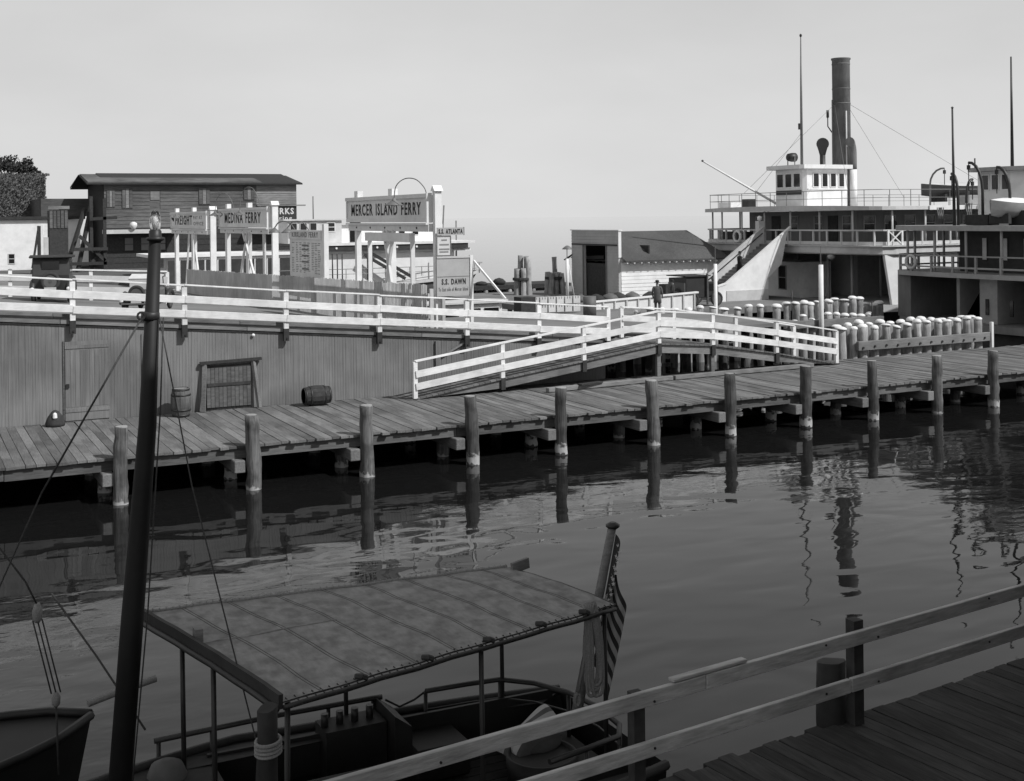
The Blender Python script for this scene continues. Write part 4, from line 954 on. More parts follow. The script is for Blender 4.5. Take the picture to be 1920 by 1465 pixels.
# ---------- boarding stairs from the slip up to the ferry's upper deck
st_ = thing('boarding_stairs', (47.5, 63.2, 2.1), 'covered white-sided boarding stairs climbing from the slip to the ferry upper deck', 'stairs')
def stairz(x): return 2.1+(x-45.3)*(5.5-2.1)/(50.4-45.3)
for y, w2, mt in ((61.7, .12, 'white'), (64.4, .12, 'offwhite')):
    MB().pris_y([(44.9, 2.1), (48.75, 2.1), (48.75, 3.45), (49.8, 4.3), (50.3, stairz(50.3)+.95), (45.5, 3.15), (44.9, 3.0)] if y < 62 else [(44.9, 2.1), (50.55, 2.1), (50.55, stairz(50.55)+.95), (45.5, 3.15), (44.9, 3.0)], y-w2/2, y+w2/2).build('side_panel', mt, st_)
    MB().pris_y([(44.85, 3.0), (45.5, 3.155), (50.55, stairz(50.55)+.955), (50.55, stairz(50.55)+1.06), (45.5, 3.25), (44.85, 3.1)], y-.1, y+.1).build('cap_rail', mt, st_)
box('base_panel', 'offwhite', st_, 45.5, 48.7, 61.6, 61.636, 2.105, 2.75)
for k in range(19): box('step', 'bridge_wood', st_, 45.3+k*.27, 45.58+k*.27, 61.8, 64.3, 2.1+k*.18, 2.28+k*.18)
tube('handrail', 'dark_wood', st_, [(45.6, 64.28, 3.0), (50.4, 64.28, 6.2)], .035, 6)
box('pylon_cap', 'offwhite', st_, 50.3, 50.7, 64.5, 64.9, 2.1, 7.0); MB().lathe((50.5, 64.7, 7.0), [(.05, 0), (.16, .08), (.16, .26), (.04, .34)], 10).build('globe_lamp', 'cap_white', st_, smooth=True)

# ---------- ferry 2: nearer ferry at the right edge
f2 = thing('car_ferry', (60, 45.3, 0), 'dark-railed ferry cut off by the right edge, with lifeboats and a tall thin mast', 'ferry')
A2, B2, Q0, Q1 = 48., 80., 39.6, 50.3; QC = 44.95
MB().prism(outline(A2+1., B2, Q0+.8, Q1-.8, 1.2, 2.2), -.5, 1.5).build('hull', 'ship_dark', f2)
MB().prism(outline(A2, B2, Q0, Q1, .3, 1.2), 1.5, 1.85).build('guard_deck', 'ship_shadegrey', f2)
MB().prism(outline(A2, B2, Q0, Q1, .3, 1.), 4.12, 4.36).build('upper_deck', 'ship_grey', f2)
for a, b_, mt in ((49.3, 50.24, 'ship_shadegrey'), (45.9, 46.1, 'ship_grey'), (43.5, 44.6, 'ship_grey'), (39.66, 41.6, 'ship_dark')):
    box('bulkhead', mt, f2, A2+.5, A2+5, a, b_, 1.86, 4.11)
box('inner_bulkhead', 'ship_dark', f2, A2+5.1, A2+5.3, Q0+.2, Q1-.2, 1.86, 4.11)
MB().add([(A2+.7, 44.65, 1.87), (A2+.7, 45.85, 1.87), (A2+.7, 44.65, 3.6)], [(0, 1, 2), (2, 1, 0)]).build('ramp_side', 'ship_dark', f2)
for y in (42.6, 44.1): box('porthole_slot', 'glass_dark', f2, A2+.44, A2+.49, y-.1, y+.1, 2.3, 3.1)
rail(f2, outline(A2+.1, B2, Q0+.1, Q1-.1, .3, 1.), 4.37, .88, 1.5, 'ship_grey', .07, .12, [.26], .09, .11)
cb2 = box('cabin', 'ship_dark', f2, A2+1.6, B2-4, 40.8, 46.9, 4.37, 6.45)
for y in (41.2, 42.5, 43.8, 45.1): window(cb2, 'x', A2+1.6, y, y+.3, 5.0, 6.1, 'ship_dark', 'offwhite' if y > 42 else 'glass_dark', .04, False)
MB().prism(outline(A2-.05, B2, Q0-.05, Q1+.05, .3, 1.), 6.5, 6.76).build('roof_deck', 'ship_grey', f2)
for p in along([(q[0], q[1], 0) for q in outline(A2+.15, B2, Q0+.15, Q1-.15, .3, 1.)], 2.15): tube('roof_stanchion', 'ship_grey', f2, [(p.x, p.y, 4.37), (p.x, p.y, 6.5)], .07, 8)
life_ring(f2, (A2-.25, 48.5, 4.85), .34, (0, 1, 0), (0, 0, 1), 'offwhite')
m2 = tube('mast', 'metal_dark', f2, [(A2+.5, 46.2, 6.76), (A2+.45, 46.2, 12.75)], [.085, .045], 8)
MB().lathe((A2+.45, 46.2, 12.75), [(.03, 0), (.08, .05), (.02, .12)], 8).build('truck', 'metal_dark', m2)
lifeboat(f2, (A2+1.3, 43.3, 7.1), 2.8, 1.5, .75, 'ship_grey', 'white'); lifeboat(f2, (A2+8.6, 49.0, 7.0), 5.6, 1.8, .9, 'offwhite', 'offwhite')
lifeboat(f2, (A2+8, 42.2, 7.3), 5.6, 2.1, 1.1, 'ship_grey', 'offwhite')
for x, y, h, o in ((A2+1.2, 46.6, 2.7, (.2, .7, 0)), (A2+1.0, 44.8, 3.2, (-.2, .9, 0)), (A2+1.0, 43.1, 2.9, (-.2, .8, 0)), (A2+1.2, 41.3, 2.6, (.2, -.8, 0)), (A2+5, 49.6, 2.5, (.8, .2, 0))): davit(f2, (x, y, 6.76), h, o, 'metal_dark', .075)
for x, y, z in ((A2+1.2, 47.6, 7.4), (A2+.9, 45.4, 7.6), (A2+1.8, 44.2, 7.2)):
    mb = MB()
    for k in range(3): mb.tube([(x, y+.12*k, z+.3), (x+.03, y+.12*k+.1, z-.3), (x, y+.12*k+.2, z+.3)], .03, 5)
    mb.build('hanging_rope', 'rope', f2, kind='stuff')
box('roof_locker', 'ship_dark', f2, A2+1.2, A2+2.6, 41.4, 43.2, 6.77, 7.5); box('roof_locker', 'dark_wood', f2, A2+.9, A2+1.7, 44.4, 45.8, 6.77, 7.3)
p2 = MB().prism([(A2+3.6, 44.2), (A2+6.6, 44.2), (A2+6.6, 47.5), (A2+3.6, 47.5), (A2+3.1, 46.8), (A2+3.1, 44.9)], 6.78, 9.55).build('pilothouse', 'white', f2)
MB().prism([(A2+3.2, 43.9), (A2+6.9, 43.9), (A2+6.9, 47.8), (A2+3.2, 47.8), (A2+2.6, 47.), (A2+2.6, 44.7)], 9.56, 9.76).build('pilothouse_roof', 'ship_grey', p2)
for y in (45.0, 45.65, 46.3): window(p2, 'x', A2+3.1, y, y+.42, 8.6, 9.35, 'white', 'glass_dark', .05, False)
for x in (A2+3.8, A2+4.7, A2+5.6): window(p2, 'y', 44.2, x, x+.5, 8.6, 9.35, 'white', 'glass_dark', .05, False)
tube('mast', 'metal_dark', f2, [(A2+4.5, 46., 9.76), (A2+4.5, 46., 15.6)], [.09, .04], 8)
tube('pole', 'metal_dark', f2, [(A2+3.3, 47.4, 9.7), (A2+3.3, 47.4, 10.3)], .04, 6)

# ---------- ferry 3: low white steamer behind the gate signs
f3 = thing('passenger_steamer', (32, 94, 0), 'low white steamer moored behind the gate signs, its rounded bow showing right of them', 'steamer')
YS = 92.
def hull3(u, v, top=True):
    t = u*2-1; w_ = 3.6*(1-abs(t)**3.2)**.6+.02
    sh_ = 2.2+.75*abs(t)**2.2 if t > 0 else 2.2+.3*abs(t)**2
    return (t, w_, sh_)
cx3, hl = 29.5, 15.0
def h3(u, v):
    t, w_, zt = hull3(u, v); a = v*2-1
    return (cx3+t*hl, YS+3.6+a*w_*(1-.25*0), -.3 if False else zt)
mb = MB(); n = 24; top = []; bot = []
for i in range(n+1):
    t, w_, zt = hull3(i/n, 0); top.append((cx3+t*hl, w_, zt)); bot.append((cx3+t*(hl-2.2), w_*.8, -.4))
for s_ in (-1, 1):
    vs = [(x, YS+3.6+s_*w_, z) for x, w_, z in top]+[(x, YS+3.6+s_*w_, z) for x, w_, z in bot]
    fs = [(i, i+1, n+2+i, n+1+i) if s_ > 0 else (i+1, i, n+1+i, n+2+i) for i in range(n)]; mb.add(vs, fs)
vs = [(x, YS+3.6-w_, z-.02) for x, w_, z in top]+[(x, YS+3.6+w_, z-.02) for x, w_, z in top]; mb.add(vs, [(i, i+1, n+2+i, n+1+i) for i in range(n)])
mb.build('hull', 'mid_paint', f3)
mb = MB()
for i in range(n): mb.beam((top[i][0], YS+3.6-top[i][1]-.03, top[i][2]-.1), (top[i+1][0], YS+3.6-top[i+1][1]-.03, top[i+1][2]-.1), .1, .22)
mb.build('rubbing_strake', 'offwhite', f3)
box('main_cabin', 'white', f3, 18.5, 41.2, YS+1.2, YS+6, 2.3, 4.72)
for k in range(12): box('doorway', 'ship_dark', f3, 17.9+k*.95, 18.7+k*.95, YS+1.12, YS+1.19, 2.8, 4.5)
box('cabin_deck', 'white', f3, 16.6, 42.6, YS+.98, YS+7, 4.73, 4.95)
box('upper_strip', 'ship_dark', f3, 30, 42.2, YS+.6, YS+6.6, 4.96, 5.35); box('upper_deck', 'white', f3, 29.4, 42.8, YS+.5, YS+6.9, 5.36, 5.55)
for k in range(6): MB().lathe((30.8+k*1.7, YS+.58, 5.15), [(.09, 0), (.09, -.04)], 8, 'y').build('porthole', 'cap_white', f3)
wh3 = box('wheelhouse', 'offwhite', f3, 27.2, 31.6, YS+1.6, YS+5, 5.56, 7.35); box('wheelhouse_roof', 'offwhite', wh3, 26.8, 35.8, YS+1.4, YS+5.4, 7.36, 7.48)
for x in (27.4, 28.2, 29.0): window(wh3, 'y', YS+1.6, x, x+.5, 6.4, 7.15, 'offwhite', 'glass_dark', .05, False)
window(wh3, 'y', YS+1.6, 30.4, 31.0, 6.5, 7.15, 'white', 'glass_dark', .05); box('side_door', 'glass_dark', f3, 32.4, 33.3, YS+1.9, YS+1.95, 5.6, 7.2)
box('officers_cabin', 'white', f3, 31.7, 40.5, YS+1.96, YS+5, 5.56, 6.95)
for x in (35.4, 36.6, 37.8): window(f3.children[-1], 'y', YS+1.96, x, x+.5, 6.1, 6.6, 'white', 'glass_dark', .04, False)
tube('mast', 'metal_grey', f3, [(29.7, YS+3, 7.4), (29.7, YS+3, 9.3)], .05, 6); tube('mast', 'metal_grey', f3, [(40.9, YS+3, 5.5), (41.1, YS+3, 8.5)], .06, 6); tube('mast', 'metal_grey', f3, [(42.2, YS+3, 3.0), (42.2, YS+3, 7.2)], .06, 6)
rail(f3, [(26, YS+.5), (34, YS+.3), (40, YS+.9), (43, YS+2.2), (44.3, YS+3.6)], 2.75, .75, 1.1, 'metal_grey', .03, low=[.35], pw=.03, tubular=True)
for a, b_ in (((33.0, YS+.3, 4.6), (36.4, YS+.1, 2.6)), ((33.6, YS+.3, 4.7), (37.0, YS+.1, 2.7))): beam('gangplank_rail', 'dark_wood', f3, a, b_, .12, .25)
for k, x in enumerate((30.4, 30.8, 31.2, 33.3, 33.7, 39.4, 41.0)): tube('deck_post', 'dark_wood', f3, [(x, YS+.4, 2.6), (x, YS+.4, 4.7)], .05, 6)
MB().prism([(41.5, YS+2.2), (43.6, YS+2.6), (44.9, YS+3.6), (43.6, YS+4.6), (41.5, YS+5)], 3.5, 3.62).build('bow_platform', 'ship_grey', f3)
for x, y in ((42.2, YS+2.4), (43.4, YS+2.6), (44.5, YS+3.4)): tube('platform_post', 'metal_grey', f3, [(x, y, 2.7), (x, y, 3.5)], .04, 6)
# far landing stage behind the stacked blocks
ls = thing('landing_stage', (33, 80, 0), 'low dark landing stage on the water beyond the stacked blocks', 'pier')
box('deck', 'dark_wood', ls, 29, 44, 78.5, 82, 2.35, 2.6)
for k in range(8): pile('pile', 29.6+k*1.9, 78.7, 2.4, .17, 'pile_plain', n=8, parent=ls)
for k, (x, z) in enumerate(((31, .5), (34.3, .6), (37.2, .45), (38.6, .75))): MB().lathe((x, 79.4, 2.6), [(.4, 0), (.5, z*.3), (.3, z*.55), (.05, z*.65)], 9).build('covered_gear', 'dark_wood', ls, smooth=True)
# ================================================================== PEOPLE
def person(loc, yaw, pose, label, g=.04, hat=True, h=1.74):
    key = 'person_cloth_%d' % int(g*1000)
    if key not in M:
        mt = mat(key, g, .95, .2); N = mt.node_tree.nodes; L = mt.node_tree.links; b = N['Principled BSDF']
        src = b.inputs['Base Color'].links[0].from_socket
        tc = N.new('ShaderNodeTexCoord'); sp = N.new('ShaderNodeSeparateXYZ'); L.new(tc.outputs['Object'], sp.inputs[0])
        gt = N.new('ShaderNodeMath'); gt.operation = 'GREATER_THAN'; gt.inputs[1].default_value = 1.5; L.new(sp.outputs[2], gt.inputs[0])
        mx = N.new('ShaderNodeMix'); mx.data_type = 'RGBA'; mx.inputs[7].default_value = (.3, .3, .3, 1)
        L.new(gt.outputs[0], mx.inputs[0]); L.new(src, mx.inputs[6]); L.new(mx.outputs[2], b.inputs['Base Color'])
    J = {'pelvis': (0, 0, .95), 'waist': (0, 0, 1.08), 'chest': (0, .01, 1.3), 'neck': (0, 0, 1.48), 'head': (0, .02, 1.58), 'crown': (0, .01, 1.72)}
    st = {'stand': 0., 'walk': .22, 'climb': .3}[pose]
    for s_, nm in ((-1, 'l'), (1, 'r')):
        f = st*s_
        J['hip'+nm] = (.09*s_, 0, .9); J['knee'+nm] = (.1*s_, .06+f*.6, .5+(.12 if pose == 'climb' and s_ > 0 else 0)); J['ank'+nm] = (.1*s_, f, .08+(.18 if pose == 'climb' and s_ > 0 else 0)); J['toe'+nm] = (.11*s_, f+.17, .04+(.18 if pose == 'climb' and s_ > 0 else 0))
        J['sh'+nm] = (.19*s_, 0, 1.42); J['el'+nm] = (.25*s_, -.03-f*.4, 1.14); J['wr'+nm] = (.24*s_, .1-f*.5, .92); J['hd'+nm] = (.23*s_, .13-f*.5, .82)
    rad = {'pelvis': .15, 'waist': .14, 'chest': .165, 'neck': .06, 'head': .085, 'crown': .06}
    for nm in 'lr': rad.update({'hip'+nm: .11, 'knee'+nm: .075, 'ank'+nm: .05, 'toe'+nm: .04, 'sh'+nm: .075, 'el'+nm: .055, 'wr'+nm: .04, 'hd'+nm: .035})
    E_ = [('pelvis', 'waist'), ('waist', 'chest'), ('chest', 'neck'), ('neck', 'head'), ('head', 'crown')]
    for nm in 'lr': E_ += [('pelvis', 'hip'+nm), ('hip'+nm, 'knee'+nm), ('knee'+nm, 'ank'+nm), ('ank'+nm, 'toe'+nm), ('chest', 'sh'+nm), ('sh'+nm, 'el'+nm), ('el'+nm, 'wr'+nm), ('wr'+nm, 'hd'+nm)]
    ks = list(J); me = bpy.data.meshes.new('person'); me.from_pydata([J[k] for k in ks], [(ks.index(a), ks.index(b_)) for a, b_ in E_], [])
    o = bpy.data.objects.new('person', me); link(o, None, loc); me.materials.append(M[key])
    o.modifiers.new('skin', 'SKIN')
    for i, k in enumerate(ks):
        sv_ = me.skin_vertices[0].data[i]; sv_.radius = (rad[k],)*2 if k not in ('chest', 'waist', 'pelvis') else (rad[k], rad[k]*.72); sv_.use_root = (k == 'pelvis')
    sb_ = o.modifiers.new('sub', 'SUBSURF'); sb_.levels = 1; sb_.render_levels = 2
    o.rotation_euler = (0, 0, yaw); o.scale = (h/1.74,)*3
    tag(o, label, 'person')
    if hat:
        hm = MB().lathe((0, .015, 1.66), [(.17, 0), (.175, .012), (.1, .02), (.095, .11), (.05, .13)], 14)
    else:
        hm = MB().lathe((0, -.01, 1.6), [(.092, 0), (.098, .06), (.08, .13), (.03, .16)], 12)
    me2 = bpy.data.meshes.new('hat'); me2.from_pydata(hm.v, [], hm.f); me2.materials.append(M['cloth_dark'])
    ho_ = bpy.data.objects.new('hat' if hat else 'hair', me2); COL.objects.link(ho_); ho_.parent = o; WL[ho_.name] = Vector(loc)
    # coat skirt
    ck = MB().lathe((0, 0, .62), [(.2, 0), (.185, .2), (.17, .5), (.19, .68), (.1, .84)], 14)
    me3 = bpy.data.meshes.new('coat'); me3.from_pydata([(v.x*1.05, v.y*.8, v.z) for v in ck.v], [], ck.f); me3.materials.append(M['cloth_dark' if g < .06 else 'cloth_mid'])
    for p in me3.polygons: p.use_smooth = True
    co = bpy.data.objects.new('coat', me3); COL.objects.link(co); co.parent = o; WL[co.name] = Vector(loc)
    return o
person((33.8, 51.5, zd(34, 51.5)), R(-40), 'stand', 'person in hat and grey overalls seen from behind, standing on the slip behind the footbridge', .09, True, 1.68)
person((39.3, 58.3, 2.1), R(60), 'walk', 'person in dark clothes bending by the truck wheel behind the capped piles', .05, True, 1.66)
person((47.2, 62.5, stairz(47.2)), R(-90), 'climb', 'person in dark coat and hat climbing the boarding stairs', .03)
person((45.7, 63.2, stairz(45.6)), R(-80), 'climb', 'small figure at the foot of the boarding stairs', .08, True, 1.5)
person((FA+2.3, FY0+1.0, 5.5), R(160), 'stand', 'person at the ferry railing above the crossed white panel', .03, False)

# ================================================================== VEHICLES
def wheel(parent, c, r, wd, axis='x'):
    w_ = MB(); torus(w_, c, r*.82, r*.2, *(((0, 1, 0), (0, 0, 1)) if axis == 'x' else ((1, 0, 0), (0, 0, 1))), n=22, k=8)
    wo_ = w_.build('wheel', 'tyre', parent, smooth=True)
    MB().lathe(c, [(r*.62, -wd*.3), (r*.66, -wd*.3), (r*.66, wd*.3), (r*.62, wd*.3)], 20, axis).build('rim', 'rim', wo_)
    mb = MB(); c = Vector(c)
    for k in range(10):
        a = 2*math.pi*k/10; d = V(0, math.cos(a), math.sin(a)) if axis == 'x' else V(math.cos(a), 0, math.sin(a)); mb.tube([c, c+d*r*.64], .022, 5)
    mb.lathe(c, [(.07, -wd*.4), (.07, wd*.4)], 10, axis); mb.build('spokes', 'rim', wo_); return wo_
def old_car(name, loc, yaw, label, cat, kind='sedan', body='dark_paint'):
    t = bpy.data.objects.new(name, None); COL.objects.link(t); WL[t.name] = Vector((0, 0, 0)); tag(t, label, cat)
    # built about the origin, rear towards -y, then moved
    wy = 1.35
    for x in (-.72, .72):
        for y in (-wy, wy): wheel(t, (x, y, .4), .4, .14)
        fe = MB().tube([V(x, y0+.62*math.cos(R(a)), .42+.5*math.sin(R(a))) for y0 in (wy,) for a in (-5, 20, 50, 90, 130, 165)], .13, 8); fe.build('fender', 'dark_paint', t, smooth=True)
        fe = MB().tube([V(x, -wy+.55*math.cos(R(a)), .42+.5*math.sin(R(a))) for a in (0, 30, 60, 90, 130, 175)], .13, 8); fe.build('fender', 'dark_paint', t, smooth=True)
        box('running_board', 'dark_paint', t, x-.16, x+.16, -.8, .85, .42, .48)
        MB().lathe((x*.62, 2.02, .95), [(.05, -.2), (.15, -.08), (.16, .04), (.13, .05)], 12, 'y').build('headlight', 'rim', t, smooth=True)
        MB().lathe((x, -1.95, .62), [(.02, .02), (.09, 0), (.09, -.07), (.03, -.1)], 10, 'y').build('tail_lamp', 'cap_white', t, smooth=True)
        tube('axle_beam', 'metal_dark', t, [(-.7, -wy if x < 0 else wy, .4), (.7, -wy if x < 0 else wy, .4)], .05, 6)
    MB().pris_x([(.7, .5), (1.95, .5), (1.98, 1.05), (1.85, 1.12), (.7, 1.2)], -.38, .38).build('hood', 'dark_paint', t, bev=.05)
    box('radiator', 'rim', t, -.34, .34, 1.985, 2.03, .5, 1.08)
    if kind == 'roadster':
        MB().pris_x([(-1.9, .55), (.7, .5), (.7, 1.15), (.3, 1.1), (-.7, 1.08), (-1.2, 1.0), (-1.85, .85)], -.66, .66).build('body', body, t, bev=.06)
        MB().pris_x([(-.9, 1.55), (.45, 1.7), (.45, 1.76), (-.3, 1.82), (-.95, 1.62)], -.68, .68).build('roof', 'offwhite', t)
        box('back_curtain', 'offwhite', t, -.62, .62, -.93, -.88, 1.1, 1.56)
        for x in (-.62, .62): beam('windscreen_post', 'metal_dark', t, (x, .55, 1.15), (x, .42, 1.7), .04, .04)
    else:
        MB().pris_x([(-1.75, .5), (.7, .5), (.7, 1.2), (.62, 1.9), (-1.6, 1.95), (-1.8, 1.2)], -.74, .74).build('body', body, t, bev=.05)
        MB().pris_x([(-1.9, 1.93), (.95, 1.88), (.9, 1.99), (-1.5, 2.06), (-1.88, 2.0)], -.85, .85).build('roof', 'dark_wood', t, bev=.03)
        for x in (-.742, .742):
            for y0, y1 in ((-1.3, -.5), (-.35, .45)): box('window_pane', 'glass_dark', t, *((x-.012, x) if x < 0 else (x, x+.012)), y0, y1, 1.25, 1.8)
        box('rear_window', 'glass_dark', t, -.35, .35, -1.76, -1.72, 1.45, 1.8)
    sp = wheel(t, (0, -1.98, .95), .4, .14, 'y')
    box('number_plate', 'offwhite', t, -.24, .24, -2.1, -2.07, .52, .7)
    box('bumper', 'metal_grey', t, -.7, .7, -2.14, -2.08, .45, .52)
    t.location = loc; t.rotation_euler = (0, 0, yaw); WL[t.name] = Vector(loc); return t
old_car('automobile', (6.04, 57., zd(6, 57)), R(-10), 'dark boxy automobile with a spare tyre on its back, parked on the roadway at left', 'car')
rc_ = old_car('automobile', (8.9, 50.5, zd(8.9, 50.5)), R(-25), 'low open automobile with a pale top beside the leftmost gate post', 'car', 'roadster', 'mid_paint'); rc_.scale = (.82, .82, .82)
tr = thing('delivery_truck', (41.8, 60.2, 2.1), 'dark delivery truck with high sides beside the boarding stairs on the slip', 'truck')
MB().pris_x([(59.3, 2.6), (61.1, 2.6), (61.1, 3.75), (59.3, 3.85)], 40.9, 42.5).build('cargo_box', 'dark_paint', tr, bev=.03)
box('tailboard', 'mid_paint', tr, 40.84, 40.896, 59.35, 61.05, 2.65, 3.5); box('roof', 'dark_wood', tr, 40.8, 42.6, 59.2, 61.2, 3.855, 3.92)
box('cab', 'dark_paint', tr, 42.55, 43.2, 59.4, 61., 2.6, 3.5); box('cab_window', 'glass_dark', tr, 42.65, 43.1, 59.37, 59.395, 3.0, 3.4)
for x in (41.3, 43.0):
    for y in (59.2, 61.2): wheel(tr, (x, y, 2.52), .42, .16, 'y')
wheel(tr, (40.72, 60.0, 2.75), .42, .14)
box('stake', 'old_siding', tr, 42.3, 42.38, 59.14, 59.24, 2.2, 4.0)

# ================================================================== SLIP APRON AND CLUTTER
ap = thing('apron_wall', (37, 57.5, 2.1), 'low white apron wall with upright ribs and a sloping cap rail on the slip', 'barrier')
MB().pris_y([(33.7, 2.12), (40.3, 2.12), (40.3, 3.0), (33.7, 2.75)], 57.55, 57.65).build('panel', 'white', ap)
beam('cap_rail', 'white', ap, (33.5, 57.58, 2.8), (40.5, 57.58, 3.07), .25, .09)
for k in range(9): box('rib', 'offwhite', ap, 34.2+k*.75, 34.28+k*.75, 57.47, 57.548, 2.12, 2.76+k*.027)
for k in range(9):
    x = 36+k*1.05; MB().lathe((x, 67+random.uniform(-.4, .4), 2.1), [(.5, 0), (.58, .12), (.4, random.uniform(.25, .42)), (.08, .46)], 9).build('freight_sack', 'dark_wood' if k % 2 else 'mid_paint', None, smooth=True, label='low covered heap of freight before the white shed, %s from the left' % ORD[k], cat='heap', group='freight heaps before the white shed')
box('freight_crate', 'dark_wood', None, 44.1, 45., 66.2, 67., 2.1, 3.0, label='small dark crate before the white shed wall, beside the standing person', cat='crate')
# small white launch glimpsed under the S.S. Dawn board
la = thing('launch', (27.5, 61.5, 0), 'small white cabin launch lying behind the wharf right of the S.S. DAWN board', 'boat')
MB().prism([(24.2, 61), (30.2, 60.6), (31.6, 61.8), (30.2, 63), (24.2, 62.6)], -.3, lambda x, y: .9+max(0, x-28)*.1).build('hull', 'white', la)
cb = MB().prism([(24.6, 61.1), (29.6, 60.9), (30.2, 61.8), (29.6, 62.7), (24.6, 62.5)], 1., 2.75).build('cabin', 'white', la)
MB().prism([(24.2, 60.9), (29.9, 60.7), (30.6, 61.8), (29.9, 62.9), (24.2, 62.7)], 2.76, 2.86).build('cabin_roof', 'offwhite', la)
for x in (25.0, 26.3, 27.6, 28.7): box('window_pane', 'glass_dark', cb, x, x+.85, 60.86, 60.94, 2.05, 2.5)

# ================================================================== FOREGROUND LAUNCH WITH CANOPY
bt_ = thing('canopied_launch', (5.2, 13.9, 0), 'dark launch with a grey canvas canopy and pipe rails, moored in the foreground', 'boat')
n = 18; TOP = []; BOT = []
for i in range(n+1):
    t = i/n; x = .9+t*7.3; w_ = 1.72*min(1, (t/.38)**.55)*(1 if t < .6 else 1-.22*((t-.6)/.4)**2); w_ = max(w_, .05)
    TOP.append((x, w_, .82+.35*(1-t)**2.5+.06*t*t)); BOT.append((x+.15, w_*.72, -.45))
yc = lambda x: 13.75+.0*x
mb = MB()
for s_ in (-1, 1):
    mb.add([(x, yc(x)+s_*w_, z) for x, w_, z in TOP]+[(x, yc(x)+s_*w_, z) for x, w_, z in BOT], [(i, i+1, n+2+i, n+1+i) if s_ > 0 else (i+1, i, n+1+i, n+2+i) for i in range(n)])
mb.add([(TOP[-1][0], yc(8)-TOP[-1][1], TOP[-1][2]), (TOP[-1][0], yc(8)+TOP[-1][1], TOP[-1][2]), (BOT[-1][0]-.1, yc(8)+BOT[-1][1], BOT[-1][2]), (BOT[-1][0]-.1, yc(8)-BOT[-1][1], BOT[-1][2])], [(0, 1, 2, 3)])
mb.build('hull', 'boat_dark', bt_, smooth=True)
for s_ in (-1, 1): MB().tube([(x, yc(x)+s_*w_, z) for x, w_, z in TOP], .06, 6).build('gunwale', 'boat_mid', bt_, smooth=True)
# cockpit floor boards and side decks
for k in range(12): box('floor_board', 'boat_mid', bt_, 3.4, 8.1, yc(0)-1.26+k*.21, yc(0)-1.07+k*.21, .28, .31)
mb = MB()
for s_ in (-1, 1): mb.add([(x, yc(x)+s_*w_, z-.03) for x, w_, z in TOP[5:]]+[(x, yc(x)+s_*max(w_-.36, .02), z-.02) for x, w_, z in TOP[5:]], [(i, i+1, n-4+i, n-5+i) for i in range(n-5)])
mb.build('side_deck', 'boat_mid', bt_)
mb = MB(); mb.add([(x, yc(x)-w_, z-.02) for x, w_, z in TOP[:7]]+[(x, yc(x)+w_, z-.02) for x, w_, z in TOP[:7]], [(i+1, i, 7+i, 8+i) for i in range(6)]); mb.build('foredeck', 'boat_mid', bt_)
for s_ in (-1, 1): beam('coaming', 'boat_dark', bt_, (3.3, yc(0)+s_*1.36, .72), (8., yc(0)+s_*1.2, .72), .05, .5)
box('thwart', 'boat_mid', bt_, 7.5, 7.9, yc(0)-1.1, yc(0)+1.1, .55, .62)
# arched engine trunk and bulkhead
eg = MB(); eg.pris_x([(yc(0)+.0+.55*math.cos(R(a)), .35+.62*math.sin(R(a))) for a in range(0, 181, 15)], 3.9, 5.1).build('engine_cover', 'boat_mid', bt_, smooth=True)
box('engine_block', 'boat_dark', bt_, 4.7, 5.5, 14.75, 15.2, .35, 1.08)
for k in range(4): tube('engine_pipe', 'metal_dark', bt_, [(4.75+k*.2, 14.97, 1.08), (4.75+k*.2, 14.97, 1.24)], .05, 6)
MB().pris_y([(5.52, .35), (5.75, .35), (5.75, 1.05), (5.52, 1.22)], 14.5, 15.25).build('bulkhead', 'boat_dark', bt_)
box('seat_locker', 'boat_dark', bt_, 5.75, 6.5, 14.35, 15.05, .35, .78, bev=.03)
# canopy: four corners A B C D, crowned
CA, CB, CC, CD = V(3.38, 12.01, 2.68), V(7.87, 13.04, 2.68), V(7.40, 15.07, 2.70), V(2.6, 15.48, 2.7)
def can(u, v):
    p = CA.lerp(CB, u).lerp(CD.lerp(CC, u), v)
    sag = -.012*abs(math.sin(u*math.pi*4))*math.sin(v*math.pi)
    return p+V(0, 0, +.035*(1-(2*v-1)**2)+sag+.008*math.sin(u*31+v*9)*math.sin(v*14+u*5))
cn = MB().grid(can, 48, 20).build('canopy', 'canvas', bt_, smooth=True)
MB().grid(lambda u, v: can(u, v)-V(0, 0, .02), 24, 10).build('canopy_underside', 'canvas', cn, smooth=True)
for u in (.1, .22, .35, .47, .585, .7, .82, .92):
    mb = MB()
    for d in (-.004, .004): mb.tube([can(u+d+.004*math.sin(j*.7+u*40), j/14)+V(0, 0, .001) for j in range(15)], .004, 5)
    mb.build('seam', 'canvas_seam', cn)
for u0, u1, v in ((.0, .36, .56),): MB().tube([can(u0+(u1-u0)*j/16, v+.004*math.sin(j*.9))+V(0, 0, .0) for j in range(17)], .014, 6).build('canvas_fold', 'canvas', cn)
def edge(nm, pts, r, mt): return MB().tube(pts, r, 8).build(nm, mt, cn, smooth=True)
edge('edge_pipe', [can(j/20, 0)+V(0, -.03, -.05) for j in range(21)], .028, 'metal_dark')
edge('edge_pipe', [can(j/20, 1)+V(0, .02, -.0) for j in range(21)], .026, 'rope')
edge('edge_pipe', [can(1, j/12)+V(.03, 0, -.03) for j in range(13)], .028, 'metal_dark')
edge('edge_pipe', [can(0, j/12)+V(-.06, 0, -.07) for j in range(13)], .035, 'metal_dark')
